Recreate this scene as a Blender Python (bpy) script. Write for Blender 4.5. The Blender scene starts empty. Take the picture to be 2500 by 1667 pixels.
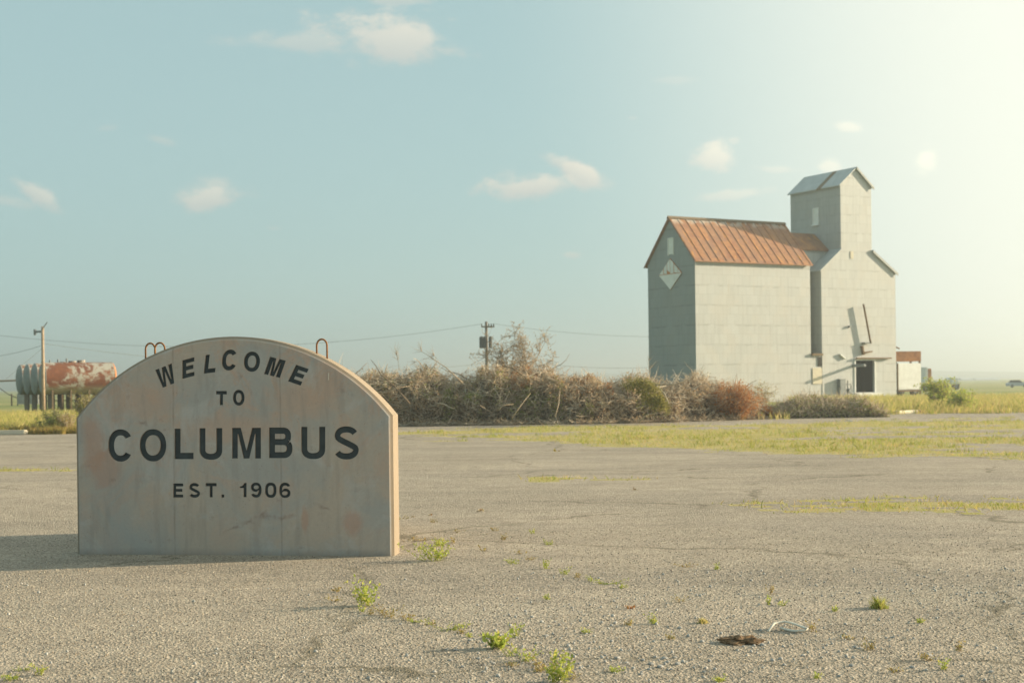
import bpy, bmesh, math, random
import numpy as np
from mathutils import Vector, Matrix, noise
R = math.radians; PI = math.pi
C = bpy.context; SC = C.scene; COL = SC.collection

# ---------------------------------------------------------------- camera
F = 3472.0; CAMH = 1.4; ROLL = math.atan(.012); HY = 935.0
cam = bpy.data.cameras.new('camera'); cam.lens = 50; cam.sensor_width = 36
cam.shift_y = (HY - 833.5) / 2500; cam.clip_end = 12000; cam.clip_start = .05
cam.dof.use_dof = True; cam.dof.focus_distance = 10.6; cam.dof.aperture_fstop = 4.2
camo = bpy.data.objects.new('camera', cam); COL.objects.link(camo)
camo.matrix_world = Matrix.Translation((0, 0, CAMH)) @ Matrix.Rotation(R(90), 4, 'X') @ Matrix.Rotation(-ROLL, 4, 'Z')
SC.camera = camo

# ---------------------------------------------------------------- sun, sky, exposure
SUN_AZ = 12.8; SUN_EL = 14.8            # azimuth: degrees past the +X axis towards +Y
S = Vector((math.cos(R(SUN_AZ)) * math.cos(R(SUN_EL)), math.sin(R(SUN_AZ)) * math.cos(R(SUN_EL)), math.sin(R(SUN_EL))))
sun = bpy.data.lights.new('sun', 'SUN'); sun.energy = 4.8; sun.angle = R(.5); sun.color = (1, .83, .58)
suno = bpy.data.objects.new('sun', sun); COL.objects.link(suno)
suno.rotation_euler = (-S).to_track_quat('-Z', 'Y').to_euler()
SC.view_settings.view_transform = 'Standard'; SC.view_settings.look = 'None'
SC.view_settings.exposure = 1.1; SC.view_settings.gamma = 1

class NT:                                # tiny node-tree helper
    def __init__(s, nt): s.nt = nt; s.n = nt.nodes; s.l = nt.links
    def new(s, t, **kw):
        nd = s.n.new(t)
        for k, v in kw.items(): setattr(nd, k, v)
        return nd
    def put(s, sock, v):
        if isinstance(v, bpy.types.NodeSocket): s.l.new(v, sock)
        elif v is not None: sock.default_value = v
    def m(s, op, a, b=None, c=None, clamp=False):
        nd = s.new('ShaderNodeMath', operation=op, use_clamp=clamp)
        for i, v in enumerate((a, b, c)):
            if v is not None: s.put(nd.inputs[i], v)
        return nd.outputs[0]
    def v(s, op, a, b=None):
        nd = s.new('ShaderNodeVectorMath', operation=op); s.put(nd.inputs[0], a)
        if b is not None: s.put(nd.inputs[1], b)
        return nd.outputs['Value'] if op in ('DOT_PRODUCT', 'LENGTH') else nd.outputs[0]
    def mix(s, f, a, b, blend='MIX'):
        nd = s.new('ShaderNodeMix', data_type='RGBA', blend_type=blend)
        s.put(nd.inputs[0], f); s.put(nd.inputs[6], a if isinstance(a, bpy.types.NodeSocket) else (*a, 1)[:4]); s.put(nd.inputs[7], b if isinstance(b, bpy.types.NodeSocket) else (*b, 1)[:4])
        return nd.outputs[2]
    def noise(s, vec, scale, detail=4, rough=.55, dist=0, out=0):
        nd = s.new('ShaderNodeTexNoise'); s.put(nd.inputs['Vector'], vec)
        nd.inputs['Scale'].default_value = scale; nd.inputs['Detail'].default_value = detail
        nd.inputs['Roughness'].default_value = rough; nd.inputs['Distortion'].default_value = dist
        return nd.outputs[out]
    def vor(s, vec, scale, out='Distance', feat='F1'):
        nd = s.new('ShaderNodeTexVoronoi', feature=feat); s.put(nd.inputs['Vector'], vec); nd.inputs['Scale'].default_value = scale
        return nd.outputs[out]
    def rng(s, v, a, b, c=0, d=1, smooth=False):
        nd = s.new('ShaderNodeMapRange'); nd.interpolation_type = 'SMOOTHSTEP' if smooth else 'LINEAR'
        s.put(nd.inputs[0], v)
        for i, x in enumerate((a, b, c, d)): s.put(nd.inputs[i + 1], x)
        return nd.outputs[0]
    def sep(s, v): nd = s.new('ShaderNodeSeparateXYZ'); s.put(nd.inputs[0], v); return nd.outputs
    def comb(s, x, y, z):
        nd = s.new('ShaderNodeCombineXYZ')
        for i, q in enumerate((x, y, z)): s.put(nd.inputs[i], q)
        return nd.outputs[0]
    def mapv(s, v, loc=(0, 0, 0), scale=(1, 1, 1), rot=(0, 0, 0)):
        nd = s.new('ShaderNodeMapping'); s.put(nd.inputs[0], v)
        nd.inputs[1].default_value = loc; nd.inputs[2].default_value = rot; nd.inputs[3].default_value = scale
        return nd.outputs[0]

def ray(px, py):                         # pixel of the 2500 x 1667 photograph -> (x, z) per metre of depth
    dx, dy = px - 1250, HY - py; c, s = math.cos(ROLL), math.sin(ROLL)
    return (dx * c + dy * s) / F, (dy * c - dx * s) / F
def at(px, py, Z):
    x, z = ray(px, py); return Vector((x * Z, Z, CAMH + z * Z))
def gp(px, py, h=0.0):
    x, z = ray(px, py); Z = (CAMH - h) / -z; return Vector((x * Z, Z, h))

W = bpy.data.worlds.new('World'); SC.world = W; W.use_nodes = True
w = NT(W.node_tree); w.n.clear()
dirv = w.new('ShaderNodeTexCoord').outputs['Generated']
sky = w.new('ShaderNodeTexSky', sky_type='NISHITA', sun_disc=False)
sky.sun_elevation = R(SUN_EL); sky.sun_rotation = R(90 - SUN_AZ); sky.altitude = 400; sky.air_density = 1.0; sky.dust_density = 1.6; sky.ozone_density = 1.2
hs = w.new('ShaderNodeHueSaturation'); hs.inputs['Saturation'].default_value = .62; hs.inputs['Value'].default_value = 1.0; w.put(hs.inputs['Color'], sky.outputs[0])
base = w.mix(1.0, hs.outputs[0], (.92, 1.05, .92), 'MULTIPLY')
xyz = w.sep(dirv)
# milky, even high air: the photograph's sky keeps nearly one tone from zenith to horizon
base = w.mix(.70, base, (2.62, 3.86, 4.02))
glow = w.m('ARCCOSINE', w.v('DOT_PRODUCT', dirv, tuple(S)))
g1 = w.rng(glow, R(76), R(54), 0, 1, True)
base = w.mix(w.m('MULTIPLY', g1, .95), base, (6.2, 6.35, 5.6))
# small fair-weather clouds, each fixed to its own direction in the sky
CL = [(945,100,185,60,-6,.72),(760,104,165,26,-2,.42),(1280,455,100,33,4,.75),(1425,425,85,30,-24,.8),(1365,395,45,18,-20,.6),(515,482,88,36,3,.68),(530,455,45,26,0,.45),
      (80,470,66,22,-32,.6),(25,492,62,18,-10,.35),(1748,383,50,34,-10,.8),(1792,343,14,9,0,.4),(2062,309,42,15,-8,.6),(2258,392,34,38,-25,.7),(1805,474,90,14,6,.5),
      (1900,413,58,11,-4,.4),(2026,407,26,15,0,.6),(388,341,34,12,-18,.3),(262,313,30,8,6,.2),(670,558,28,6,-4,.35),(1393,622,20,8,-4,.42),(1545,289,19,7,0,.4),(965,4,70,9,0,.4),(1640,196,42,9,0,.22)]
yy = w.m('MAXIMUM', xyz[1], .05)
P = w.comb(w.m('DIVIDE', xyz[0], yy), w.m('DIVIDE', xyz[2], yy), 0)
nz = w.m('SUBTRACT', w.noise(w.v('MULTIPLY', P, (.75, 1.25, 1)), 44, 9, .66), .5); nz2 = w.m('SUBTRACT', w.noise(P, 17, 3, .5), .5)
nzz = w.m('ADD', w.m('MULTIPLY', nz, 2.6), w.m('MULTIPLY', nz2, 1.4))
tot = None; lit = None
for (px, py, rx, ry, ang, st) in CL:
    cx, cz = ray(px, py)
    q = w.mapv(w.v('SUBTRACT', P, (cx, cz, 0)), rot=(0, 0, R(-ang)))
    q = w.v('MULTIPLY', q, (F / rx, F / ry, 1))
    r = w.v('LENGTH', q)
    k = w.m('MULTIPLY', w.rng(w.m('ADD', r, nzz), 1.25, .35, 0, 1, True), st)
    sh = w.m('MULTIPLY', k, w.rng(w.sep(q)[1], -.6, .7))
    tot = k if tot is None else w.m('MAXIMUM', tot, k)
    lit = sh if lit is None else w.m('MAXIMUM', lit, sh)
tot = w.m('MULTIPLY', tot, w.m('GREATER_THAN', xyz[1], .2))
ccol = w.mix(lit, (4.2, 4.15, 3.8), (6.4, 5.75, 4.7))
ccol = w.mix(g1, ccol, (7.9, 7.7, 6.4))
base = w.mix(tot, base, ccol)
bg = w.new('ShaderNodeBackground'); w.put(bg.inputs[0], base); bg.inputs[1].default_value = .075
w.l.new(bg.outputs[0], w.new('ShaderNodeOutputWorld').inputs[0])

# ---------------------------------------------------------------- materials
def mat(name):
    m_ = bpy.data.materials.new(name); m_.use_nodes = True; t = NT(m_.node_tree)
    t.b = m_.node_tree.nodes['Principled BSDF']; t.b.inputs['Roughness'].default_value = .85; t.mat = m_
    t.b.inputs['Specular IOR Level'].default_value = .25
    t.obj = t.new('ShaderNodeTexCoord').outputs['Object']
    t.pos = t.new('ShaderNodeNewGeometry').outputs['Position']
    return t
def bump(t, h, strength=.4, dist=.01, prev=None):
    b = t.new('ShaderNodeBump'); b.inputs['Strength'].default_value = strength; b.inputs['Distance'].default_value = dist
    t.put(b.inputs['Height'], h)
    if prev is not None: t.put(b.inputs['Normal'], prev)
    t.put(t.b.inputs['Normal'], b.outputs[0]); return b.outputs[0]
def simple(name, c1, c2=None, scale=3, rough=.85, metal=0, bmp=0):
    t = mat(name); c2 = c2 or tuple(x * .75 for x in c1)
    n = t.noise(t.obj, scale, 6, .6)
    t.put(t.b.inputs['Base Color'], t.mix(t.rng(n, .35, .65), c1, c2)); t.b.inputs['Roughness'].default_value = rough; t.b.inputs['Metallic'].default_value = metal
    if bmp: bump(t, n, bmp, .01)
    return t.mat
def leafmat(name, cols, trans=.35):
    t = mat(name); ri = t.new('ShaderNodeNewGeometry').outputs['Random Per Island']
    cr = t.new('ShaderNodeValToRGB'); cr.color_ramp.interpolation = 'CONSTANT'
    el = cr.color_ramp.elements
    while len(el) < len(cols): el.new(.5)
    for i, c in enumerate(cols): el[i].position = i / len(cols); el[i].color = (*c, 1)
    t.put(cr.inputs[0], ri)
    d = t.new('ShaderNodeBsdfDiffuse'); t.put(d.inputs[0], cr.outputs[0])
    tr = t.new('ShaderNodeBsdfTranslucent'); t.put(tr.inputs[0], cr.outputs[0])
    mx = t.new('ShaderNodeMixShader'); mx.inputs[0].default_value = trans
    t.l.new(d.outputs[0], mx.inputs[1]); t.l.new(tr.outputs[0], mx.inputs[2])
    t.l.new(mx.outputs[0], t.n['Material Output'].inputs[0]); return t.mat
M = {}
# cast concrete of the sign: ochre and pink blotches, grey wash, two form seams
t = mat('concrete')
o = t.obj; s_ = t.sep(o)
n1 = t.noise(o, 1.5, 6, .62, .8); n2 = t.noise(t.mapv(o, (4, 1, 2)), 2.6, 8, .70, 1.0); n3 = t.noise(o, 38, 4, .6)
c = t.mix(t.rng(n1, .42, .60), (.375, .365, .345), (.46, .385, .32))
up = t.rng(s_[2], .25, 1.3, .35, 1)
c = t.mix(t.m('MULTIPLY', t.rng(n2, .50, .60), t.m('MULTIPLY', up, .8)), c, (.49, .345, .265))
c = t.mix(t.m('MULTIPLY', t.rng(t.noise(t.mapv(o, (9, 0, 3)), 2.4, 8, .7, .8), .52, .64), .65), c, (.47, .46, .445))
for (bx_, bz_, rx_, rz_) in ((.27, .70, .16, .16), (.16, .95, .10, .22), (2.40, .27, .09, .11), (2.0, .30, .03, .1), (.62, 1.28, .28, .16), (1.4, 1.05, .5, .13), (2.0, 1.28, .3, .14)):
    d = t.v('LENGTH', t.v('MULTIPLY', t.v('SUBTRACT', o, (bx_, 0, bz_)), (1 / rx_, 0, 1 / rz_)))
    c = t.mix(t.m('MULTIPLY', t.rng(t.m('ADD', d, t.m('MULTIPLY', t.m('SUBTRACT', n2, .5), 3.2)), 1.15, .55), .6), c, (.45, .27, .195) if rx_ < .2 else (.50, .345, .26))
for (x0_, z0_, ln_, sl_) in ((1.28, .18, .42, .42), (1.60, .31, .34, .05), (2.08, .42, .2, -.28), (2.40, .55, .12, -.2), (.55, 1.12, .12, -.5)):       # wandering hairline stains
    u_ = t.m('SUBTRACT', s_[0], x0_); wv_ = t.m('MULTIPLY', t.m('SUBTRACT', t.noise(o, 7, 5, .6), .5), .16)
    dd = t.m('ABSOLUTE', t.m('ADD', t.m('SUBTRACT', s_[2], t.m('ADD', z0_, t.m('MULTIPLY', u_, sl_))), wv_))
    k_ = t.m('MULTIPLY', t.rng(dd, .022, .002), t.m('MULTIPLY', t.rng(u_, 0, .04), t.rng(u_, ln_, ln_ - .06)))
    c = t.mix(t.m('MULTIPLY', k_, t.rng(t.noise(t.mapv(o, (3, 3, 3)), 12, 4), .35, .6, 0, .6)), c, (.22, .15, .12))
c = t.mix(t.m('MULTIPLY', t.rng(t.noise(t.mapv(o, (1, 5, 7)), 7, 8, .74), .59, .70), .6), c, (.20, .16, .14))
st = t.noise(t.mapv(o, (0, 0, 0), (9, 1, 1.4)), 1.3, 4, .6)
c = t.mix(t.m('MULTIPLY', t.rng(st, .50, .66), .34), c, (.27, .245, .215))
for sx in (.872, 1.80):                   # seams between form boards
    d = t.m('ABSOLUTE', t.m('SUBTRACT', t.m('ADD', s_[0], t.m('MULTIPLY', t.noise(o, 5, 3), .012)), sx + .006))
    wob = t.rng(t.noise(t.mapv(o, (sx * 9, 0, 0)), 6, 5, .7), .35, .7, .25, 1)
    c = t.mix(t.m('MULTIPLY', t.rng(d, .011, .002, 0, .5), wob), c, (.14, .12, .10))
c = t.mix(t.rng(t.m('ADD', s_[2], t.m('MULTIPLY', n2, .08)), .10, .03, 0, .55), c, (.20, .18, .16)); c = t.mix(t.rng(s_[1], .004, .012), c, t.mix(n1, (.24, .185, .125), (.29, .23, .165)))
c = t.mix(t.m('MULTIPLY', t.rng(n3, .3, .7), .25), c, (.30, .28, .26))
pit = t.rng(t.vor(o, 26), .05, .1)
pm = t.m('MULTIPLY', t.m('SUBTRACT', 1, pit), t.rng(t.noise(o, 3), .42, .52))
c = t.mix(t.m('MULTIPLY', pm, .6), c, (.10, .085, .075))
t.put(t.b.inputs['Base Color'], c)
b1 = bump(t, n2, .35, .006); b2 = bump(t, n3, .5, .0015, b1); bump(t, pit, .5, .002, b2)
M['concrete'] = t.mat
M['letter'] = simple('letter_paint', (.058, .072, .08), (.042, .052, .058), 14, .7, 0, .4)
def rust(name, cols, scale):
    t = mat(name); n = t.noise(t.obj, scale, 8, .68, .8)
    c = t.mix(t.rng(n, .36, .5), cols[0], cols[1]); c = t.mix(t.rng(t.noise(t.mapv(t.obj, (3, 3, 3)), scale * 1.7, 6, .65), .5, .62), c, cols[2])
    t.put(t.b.inputs['Base Color'], c); bump(t, n, .5, .004); return t.mat
M['rebar'] = rust('rusty_rebar', ((.20, .075, .025), (.30, .13, .035), (.11, .055, .03)), 30)
# asphalt lot
t = mat('asphalt'); o = t.pos
vd = t.vor(o, 70); vc = t.vor(o, 70, 'Color'); hsv = t.sep(vc)
big = t.noise(o, .32, 5, .6, .4); mid = t.noise(o, 2.2, 5, .6)
c = t.mix(t.rng(big, .38, .62), (.335, .285, .222), (.43, .365, .288))
c = t.mix(t.m('MULTIPLY', t.rng(mid, .42, .7), .45), c, (.215, .185, .145))
streak = t.noise(t.mapv(o, (0, 0, 0), (.12, .9, 1), (0, 0, R(-8))), 1.0, 5, .6)
c = t.mix(t.m('MULTIPLY', t.rng(t.noise(t.mapv(o, (11, 2, 0), (.5, 1, 1)), .45, 6, .68, .5), .50, .60), .45), c, (.23, .205, .17))
c = t.mix(t.m('MULTIPLY', t.rng(streak, .48, .68), .5), c, (.165, .15, .125))
c = t.mix(t.m('MULTIPLY', t.rng(t.noise(t.mapv(o, (7, 3, 0), (.25, .7, 1)), .6, 4, .6), .55, .7), .5), c, (.37, .335, .27))
c = t.mix(t.m('MULTIPLY', t.rng(hsv[0], .58, 1), .7), c, (.62, .53, .42)); c = t.mix(t.m('MULTIPLY', t.rng(hsv[1], .6, 1), .7), c, (.12, .10, .08))
crk = t.vor(t.v('ADD', o, t.v('MULTIPLY', t.noise(o, .9, 4, .6, 0, 1), (1.6, 1.6, 0))), .22, 'Distance', 'DISTANCE_TO_EDGE')
c = t.mix(t.m('MULTIPLY', t.rng(crk, .011, .002), t.rng(t.noise(o, .5), .38, .55, 0, .75)), c, (.14, .12, .08))
t.put(t.b.inputs['Base Color'], c)
grain = t.noise(o, 160, 2, .6)
b1 = bump(t, vd, .9, .013); b2 = bump(t, grain, .8, .004, b1); bump(t, mid, .6, .05, b2)
t.b.inputs['Roughness'].default_value = .95; M['asphalt'] = t.mat
# turf soil under the grass strips, far field
t = mat('turf'); o = t.pos
n = t.noise(t.mapv(o, (0, 0, 0), (.5, 1, 1)), 1.1, 7, .65); 
c = t.mix(t.rng(n, .38, .62), (.46, .38, .17), (.36, .33, .09)); c = t.mix(t.rng(t.noise(o, 5, 5, .7), .5, .75), c, (.38, .31, .20))
t.put(t.b.inputs['Base Color'], c); bump(t, t.noise(o, 30, 4, .7), 1, .05); M['turf'] = t.mat
t = mat('field'); o = t.pos
n = t.noise(t.mapv(o, (0, 0, 0), (.015, .06, 1)), 1, 5, .6); 
c = t.mix(t.rng(n, .42, .56), (.36, .33, .12), (.20, .235, .06)); c = t.mix(t.m('MULTIPLY', t.rng(t.noise(o, 1.5, 5, .7), .4, .7), .5), c, (.17, .16, .06))
t.put(t.b.inputs['Base Color'], c); bump(t, t.noise(o, 8, 5, .7), 1, .1); M['field'] = t.mat
M['hill'] = simple('hill_cover', (.085, .12, .075), (.13, .15, .085), .012, .95)
# corrugated sheet cladding: sheets in rows, dulled and streaked
def cladding(name, base, seam=.5):
    t = mat(name); s3 = t.sep(t.obj); u = t.m('ADD', s3[0], s3[1]); v2 = t.comb(u, s3[2], 0)
    br = t.new('ShaderNodeTexBrick'); t.put(br.inputs['Vector'], v2); br.offset = .5
    for k, q in (('Scale', 1.0), ('Mortar Size', .012), ('Brick Width', .62), ('Row Height', .62), ('Bias', 0.0), ('Mortar Smooth', .5)): br.inputs[k].default_value = q
    br.inputs['Color1'].default_value = (*[x * 1.02 for x in base], 1); br.inputs['Color2'].default_value = (*[x * .94 for x in base], 1); br.inputs['Mortar'].default_value = (*[x * .76 for x in base], 1)
    c = br.outputs['Color']
    hz_ = t.rng(t.m('ABSOLUTE', t.m('SUBTRACT', t.m('FRACT', t.m('ADD', t.m('DIVIDE', s3[2], 1.24), t.m('MULTIPLY', t.noise(t.comb(u, 0, 0), .6), .12))), .5)), .455, .5)
    c = t.mix(t.m('MULTIPLY', t.m('MULTIPLY', hz_, seam), t.rng(t.noise(v2, 1.4, 4), .4, .6)), c, tuple(x * .55 for x in base))
    st = t.noise(t.mapv(v2, (0, 0, 0), (5, .35, 1)), 1, 5, .65)
    c = t.mix(t.m('MULTIPLY', t.rng(st, .5, .72), .45), c, tuple(x * .66 for x in base))
    c = t.mix(t.m('MULTIPLY', t.rng(t.noise(v2, .55, 5, .6, .5), .46, .62), .35), c, (base[0] * 1.06, base[1] * .97, base[2] * .90))
    rs_ = t.noise(t.mapv(v2, (3, 0, 0), (3.2, .22, 1)), 1, 6, .75)
    c = t.mix(t.m('MULTIPLY', t.rng(rs_, .62, .74), .4), c, (base[0] * .85, base[1] * .62, base[2] * .42))
    t.put(t.b.inputs['Base Color'], c)
    wv = t.m('SINE', t.m('MULTIPLY', u, 2 * PI / .076))
    b1 = bump(t, wv, .4, .008); bump(t, t.noise(v2, 1.6, 3), .25, .03, b1)
    t.b.inputs['Roughness'].default_value = .6; t.b.inputs['Specular IOR Level'].default_value = .3; return t.mat
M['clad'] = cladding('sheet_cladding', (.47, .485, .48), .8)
M['clad_end'] = cladding('gable_cladding', (.27, .305, .31), .9)  # darker base colour for the annex gable and its corner trims
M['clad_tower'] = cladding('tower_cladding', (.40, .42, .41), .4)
M['roof_grey'] = simple('grey_sheet_roof', (.46, .48, .47), (.38, .40, .39), 1.6, .45, .2, .1)
t = mat('rust_roof'); o = t.obj; s3 = t.sep(o)
pn = t.m('FLOOR', t.m('DIVIDE', s3[0], .62)); wn = t.new('ShaderNodeTexWhiteNoise', noise_dimensions='2D'); t.put(wn.inputs['Vector'], t.comb(pn, t.m('FLOOR', t.m('DIVIDE', s3[1], 1.15)), 0))
n = t.noise(o, 2.2, 7, .68, .6)
c = t.mix(t.rng(n, .38, .6), (.27, .115, .065), (.42, .20, .085)); c = t.mix(t.m('MULTIPLY', wn.outputs[0], .6), c, (.25, .155, .115))
c = t.mix(t.rng(t.noise(t.mapv(o, (5, 2, 1), (1, .35, .35)), 3.2, 5, .6), .59, .7), c, (.52, .24, .06))
c = t.mix(t.m('MULTIPLY', t.m('MULTIPLY', t.rng(s3[2], 11.35, 11.7), t.rng(t.noise(t.mapv(o, (0, 0, 0), (2, 1, 1)), 1.2, 2), .47, .52)), .8), c, (.5, .46, .4))
t.put(t.b.inputs['Base Color'], c); bump(t, n, .4, .02); t.b.inputs['Roughness'].default_value = .7; M['rust_roof'] = t.mat
M['white_paint'] = simple('white_paint', (.76, .77, .75), (.66, .66, .64), 2, .6)
M['cream'] = simple('cream_sheet', (.62, .57, .44), (.55, .5, .4), 2, .7)
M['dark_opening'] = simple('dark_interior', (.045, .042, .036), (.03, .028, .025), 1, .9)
M['wood'] = simple('weathered_wood', (.24, .17, .10), (.15, .11, .07), 9, .9)
M['pole_wood'] = simple('pole_wood', (.42, .32, .22), (.30, .22, .15), 6, .9)
M['pole_dark'] = simple('pole_wood_dark', (.20, .15, .10), (.13, .10, .07), 6, .9)
M['steel'] = simple('grey_steel', (.22, .24, .245), (.15, .165, .17), 4, .6, .3)
M['dark_steel'] = simple('dark_steel', (.06, .065, .065), (.09, .085, .075), 4, .6, .3)
M['brown_pipe'] = simple('rusty_duct', (.20, .12, .055), (.14, .085, .045), 6, .8)
M['wire'] = simple('cable_black', (.16, .18, .18), None, 2, .7)
M['rubber'] = simple('rubber', (.03, .03, .03), None, 5, .9)
M['glass'] = simple('dull_glass', (.74, .76, .72), (.66, .68, .64), 3, .25)
M['tank_end'] = simple('tank_end_paint', (.27, .29, .28), (.22, .22, .20), 2.2, .7, 0, .1)
t = mat('rusted_tank'); n = t.noise(t.obj, 1.05, 8, .66, .7); n2 = t.noise(t.mapv(t.obj, (2, 7, 1)), 2.4, 6, .7)
c = t.mix(t.rng(n, .47, .53), (.17, .065, .035), (.37, .35, .30)); c = t.mix(t.rng(n2, .5, .62), c, (.22, .085, .04))
c = t.mix(t.rng(t.sep(t.obj)[2], -.35, -.75), c, (.36, .31, .20)); t.put(t.b.inputs['Base Color'], c); bump(t, n2, .4, .01); M['tank'] = t.mat
M['rust_band'] = rust('rusty_bin_sheet', ((.42, .16, .06), (.5, .21, .08), (.36, .13, .05)), 1.2)
M['rock'] = simple('stone', (.44, .43, .40), (.32, .31, .30), 22, .9, 0, .5)
M['bark'] = leafmat('twig_bark', [(.44, .36, .26), (.54, .46, .35), (.36, .28, .2), (.62, .54, .42), (.26, .20, .15), (.46, .36, .25)], 0)
M['palebark'] = leafmat('dry_twigs', [(.56, .47, .36), (.62, .54, .42), (.48, .39, .29), (.68, .60, .48), (.42, .33, .24)], 0)
M['bark_pale'] = simple('pale_bark', (.42, .34, .24), (.28, .21, .14), 12, .9)
M['deadleaf'] = leafmat('dead_leaves', [(.48, .35, .23), (.58, .46, .32), (.38, .27, .17), (.62, .51, .36), (.28, .23, .15), (.47, .30, .17), (.42, .36, .22)], .42)
M['orangeleaf'] = leafmat('orange_leaves', [(.44, .18, .06), (.52, .25, .09), (.36, .16, .07), (.45, .27, .13)], .35)
M['greenleaf'] = leafmat('green_leaves', [(.25, .29, .09), (.33, .36, .11), (.19, .22, .07), (.40, .36, .14)], .35)
M['cedarleaf'] = leafmat('cedar_leaves', [(.24, .23, .06), (.31, .28, .08), (.19, .18, .05), (.36, .30, .12)], .25)
M['weedleaf'] = leafmat('weed_leaves', [(.40, .47, .09), (.50, .55, .13), (.30, .36, .07), (.56, .50, .14)], .45)
M['dryleaf'] = leafmat('dry_weed_leaves', [(.40, .30, .12), (.32, .22, .09), (.45, .34, .10), (.30, .29, .08)], .35)
M['grass'] = leafmat('grass_blades', [(.60, .50, .16), (.46, .46, .10), (.64, .52, .24), (.36, .41, .08), (.62, .46, .22), (.50, .38, .16)], .4)
M['tallgrass'] = leafmat('tall_grass_blades', [(.56, .48, .18), (.44, .42, .11), (.62, .50, .24), (.34, .36, .10)], .4)
M['tuftgrass'] = leafmat('tuft_blades', [(.34, .38, .08), (.26, .31, .07), (.42, .42, .10), (.46, .38, .14)], .35)
M['mound'] = simple('pile_core', (.17, .13, .09), (.11, .085, .06), 2, .95, 0, .6)
M['soil'] = simple('clod_soil', (.20, .13, .075), (.14, .09, .05), 18, .95, 0, .8)
M['strap'] = simple('white_strap', (.72, .68, .58), (.6, .56, .48), 20, .6)

# ---------------------------------------------------------------- object helpers
def link(name, me, m=None, parent=None):
    ob = bpy.data.objects.new(name, me); COL.objects.link(ob)
    if m is not None and me is not None and not me.materials: me.materials.append(M[m] if isinstance(m, str) else m)
    if parent: ob.parent = parent
    return ob
def tag(o, label=None, cat=None, group=None, kind=None):
    if label: o['label'] = label
    if cat: o['category'] = cat
    if group: o['group'] = group
    if kind: o['kind'] = kind
    return o
def empty(name, loc, rz=0, **kw):
    e = bpy.data.objects.new(name, None); COL.objects.link(e); e.location = loc; e.rotation_euler = (0, 0, rz); e.empty_display_size = .2
    return tag(e, **kw)
def copy_tree(o, parent=None):
    c = o.copy(); COL.objects.link(c)
    if parent: c.parent = parent
    for ch in list(o.children): copy_tree(ch, c)
    return c
class MB:
    def __init__(s): s.v = []; s.f = []
    def add(s, vs, fs):
        n = len(s.v); s.v += [tuple(q) for q in vs]; s.f += [tuple(i + n for i in f) for f in fs]; return s
    def box(s, x0, x1, y0, y1, z0, z1):
        return s.add([(x, y, z) for z in (z0, z1) for y in (y0, y1) for x in (x0, x1)], [(0, 2, 3, 1), (4, 5, 7, 6), (0, 1, 5, 4), (2, 6, 7, 3), (0, 4, 6, 2), (1, 3, 7, 5)])
    def prism(s, poly, axis, a, b):           # poly: 2-D outline pushed along axis from a to b
        n = len(poly)
        def P3(p, k): return {'y': (p[0], k, p[1]), 'x': (k, p[0], p[1]), 'z': (p[0], p[1], k)}[axis]
        return s.add([P3(p, a) for p in poly] + [P3(p, b) for p in poly], [tuple(range(n))[::-1], tuple(range(n, 2 * n))] + [(i, (i + 1) % n, n + (i + 1) % n, n + i) for i in range(n)])
    def tube(s, pts, r, n=8, cap=True):
        pts = [Vector(p) for p in pts]; rr = r if isinstance(r, (list, tuple)) else [r] * len(pts); vs = []
        up = None
        for i, p in enumerate(pts):
            d = (pts[min(i + 1, len(pts) - 1)] - pts[max(i - 1, 0)]).normalized()
            if up is None: up = d.orthogonal().normalized()
            up = (up - d * up.dot(d)).normalized(); sd = d.cross(up)
            vs += [p + (up * math.cos(2 * PI * k / n) + sd * math.sin(2 * PI * k / n)) * rr[i] for k in range(n)]
        fs = [(i * n + k, i * n + (k + 1) % n, (i + 1) * n + (k + 1) % n, (i + 1) * n + k) for i in range(len(pts) - 1) for k in range(n)]
        if cap: fs += [tuple(range(n))[::-1], tuple(range((len(pts) - 1) * n, len(pts) * n))]
        return s.add(vs, fs)
    def build(s, name, m, parent=None, smooth=False, bevel=0):
        me = bpy.data.meshes.new(name); me.from_pydata(s.v, [], s.f); me.update()
        bm = bmesh.new(); bm.from_mesh(me); bmesh.ops.recalc_face_normals(bm, faces=bm.faces)
        if bevel: bmesh.ops.bevel(bm, geom=list(bm.edges), offset=bevel, segments=2, affect='EDGES')
        bm.to_mesh(me); bm.free()
        ob = link(name, me, m, parent)
        if smooth: me.shade_smooth()
        return ob
def np_mesh(name, V, Fc, m, parent=None, smooth=False):
    me = bpy.data.meshes.new(name); V = np.asarray(V, np.float32); Fc = np.asarray(Fc, np.int32); k = Fc.shape[1]
    me.vertices.add(len(V)); me.vertices.foreach_set('co', V.ravel())
    me.loops.add(Fc.size); me.loops.foreach_set('vertex_index', Fc.ravel())
    me.polygons.add(len(Fc)); me.polygons.foreach_set('loop_start', np.arange(len(Fc), dtype=np.int32) * k); me.polygons.foreach_set('loop_total', np.full(len(Fc), k, np.int32))
    me.update(calc_edges=True); ob = link(name, me, m, parent)
    if smooth: me.shade_smooth()
    return ob
rs = np.random.RandomState(7); random.seed(5)
def unit(n):
    v = rs.normal(size=(n, 3)); return v / np.linalg.norm(v, axis=1)[:, None]
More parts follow.
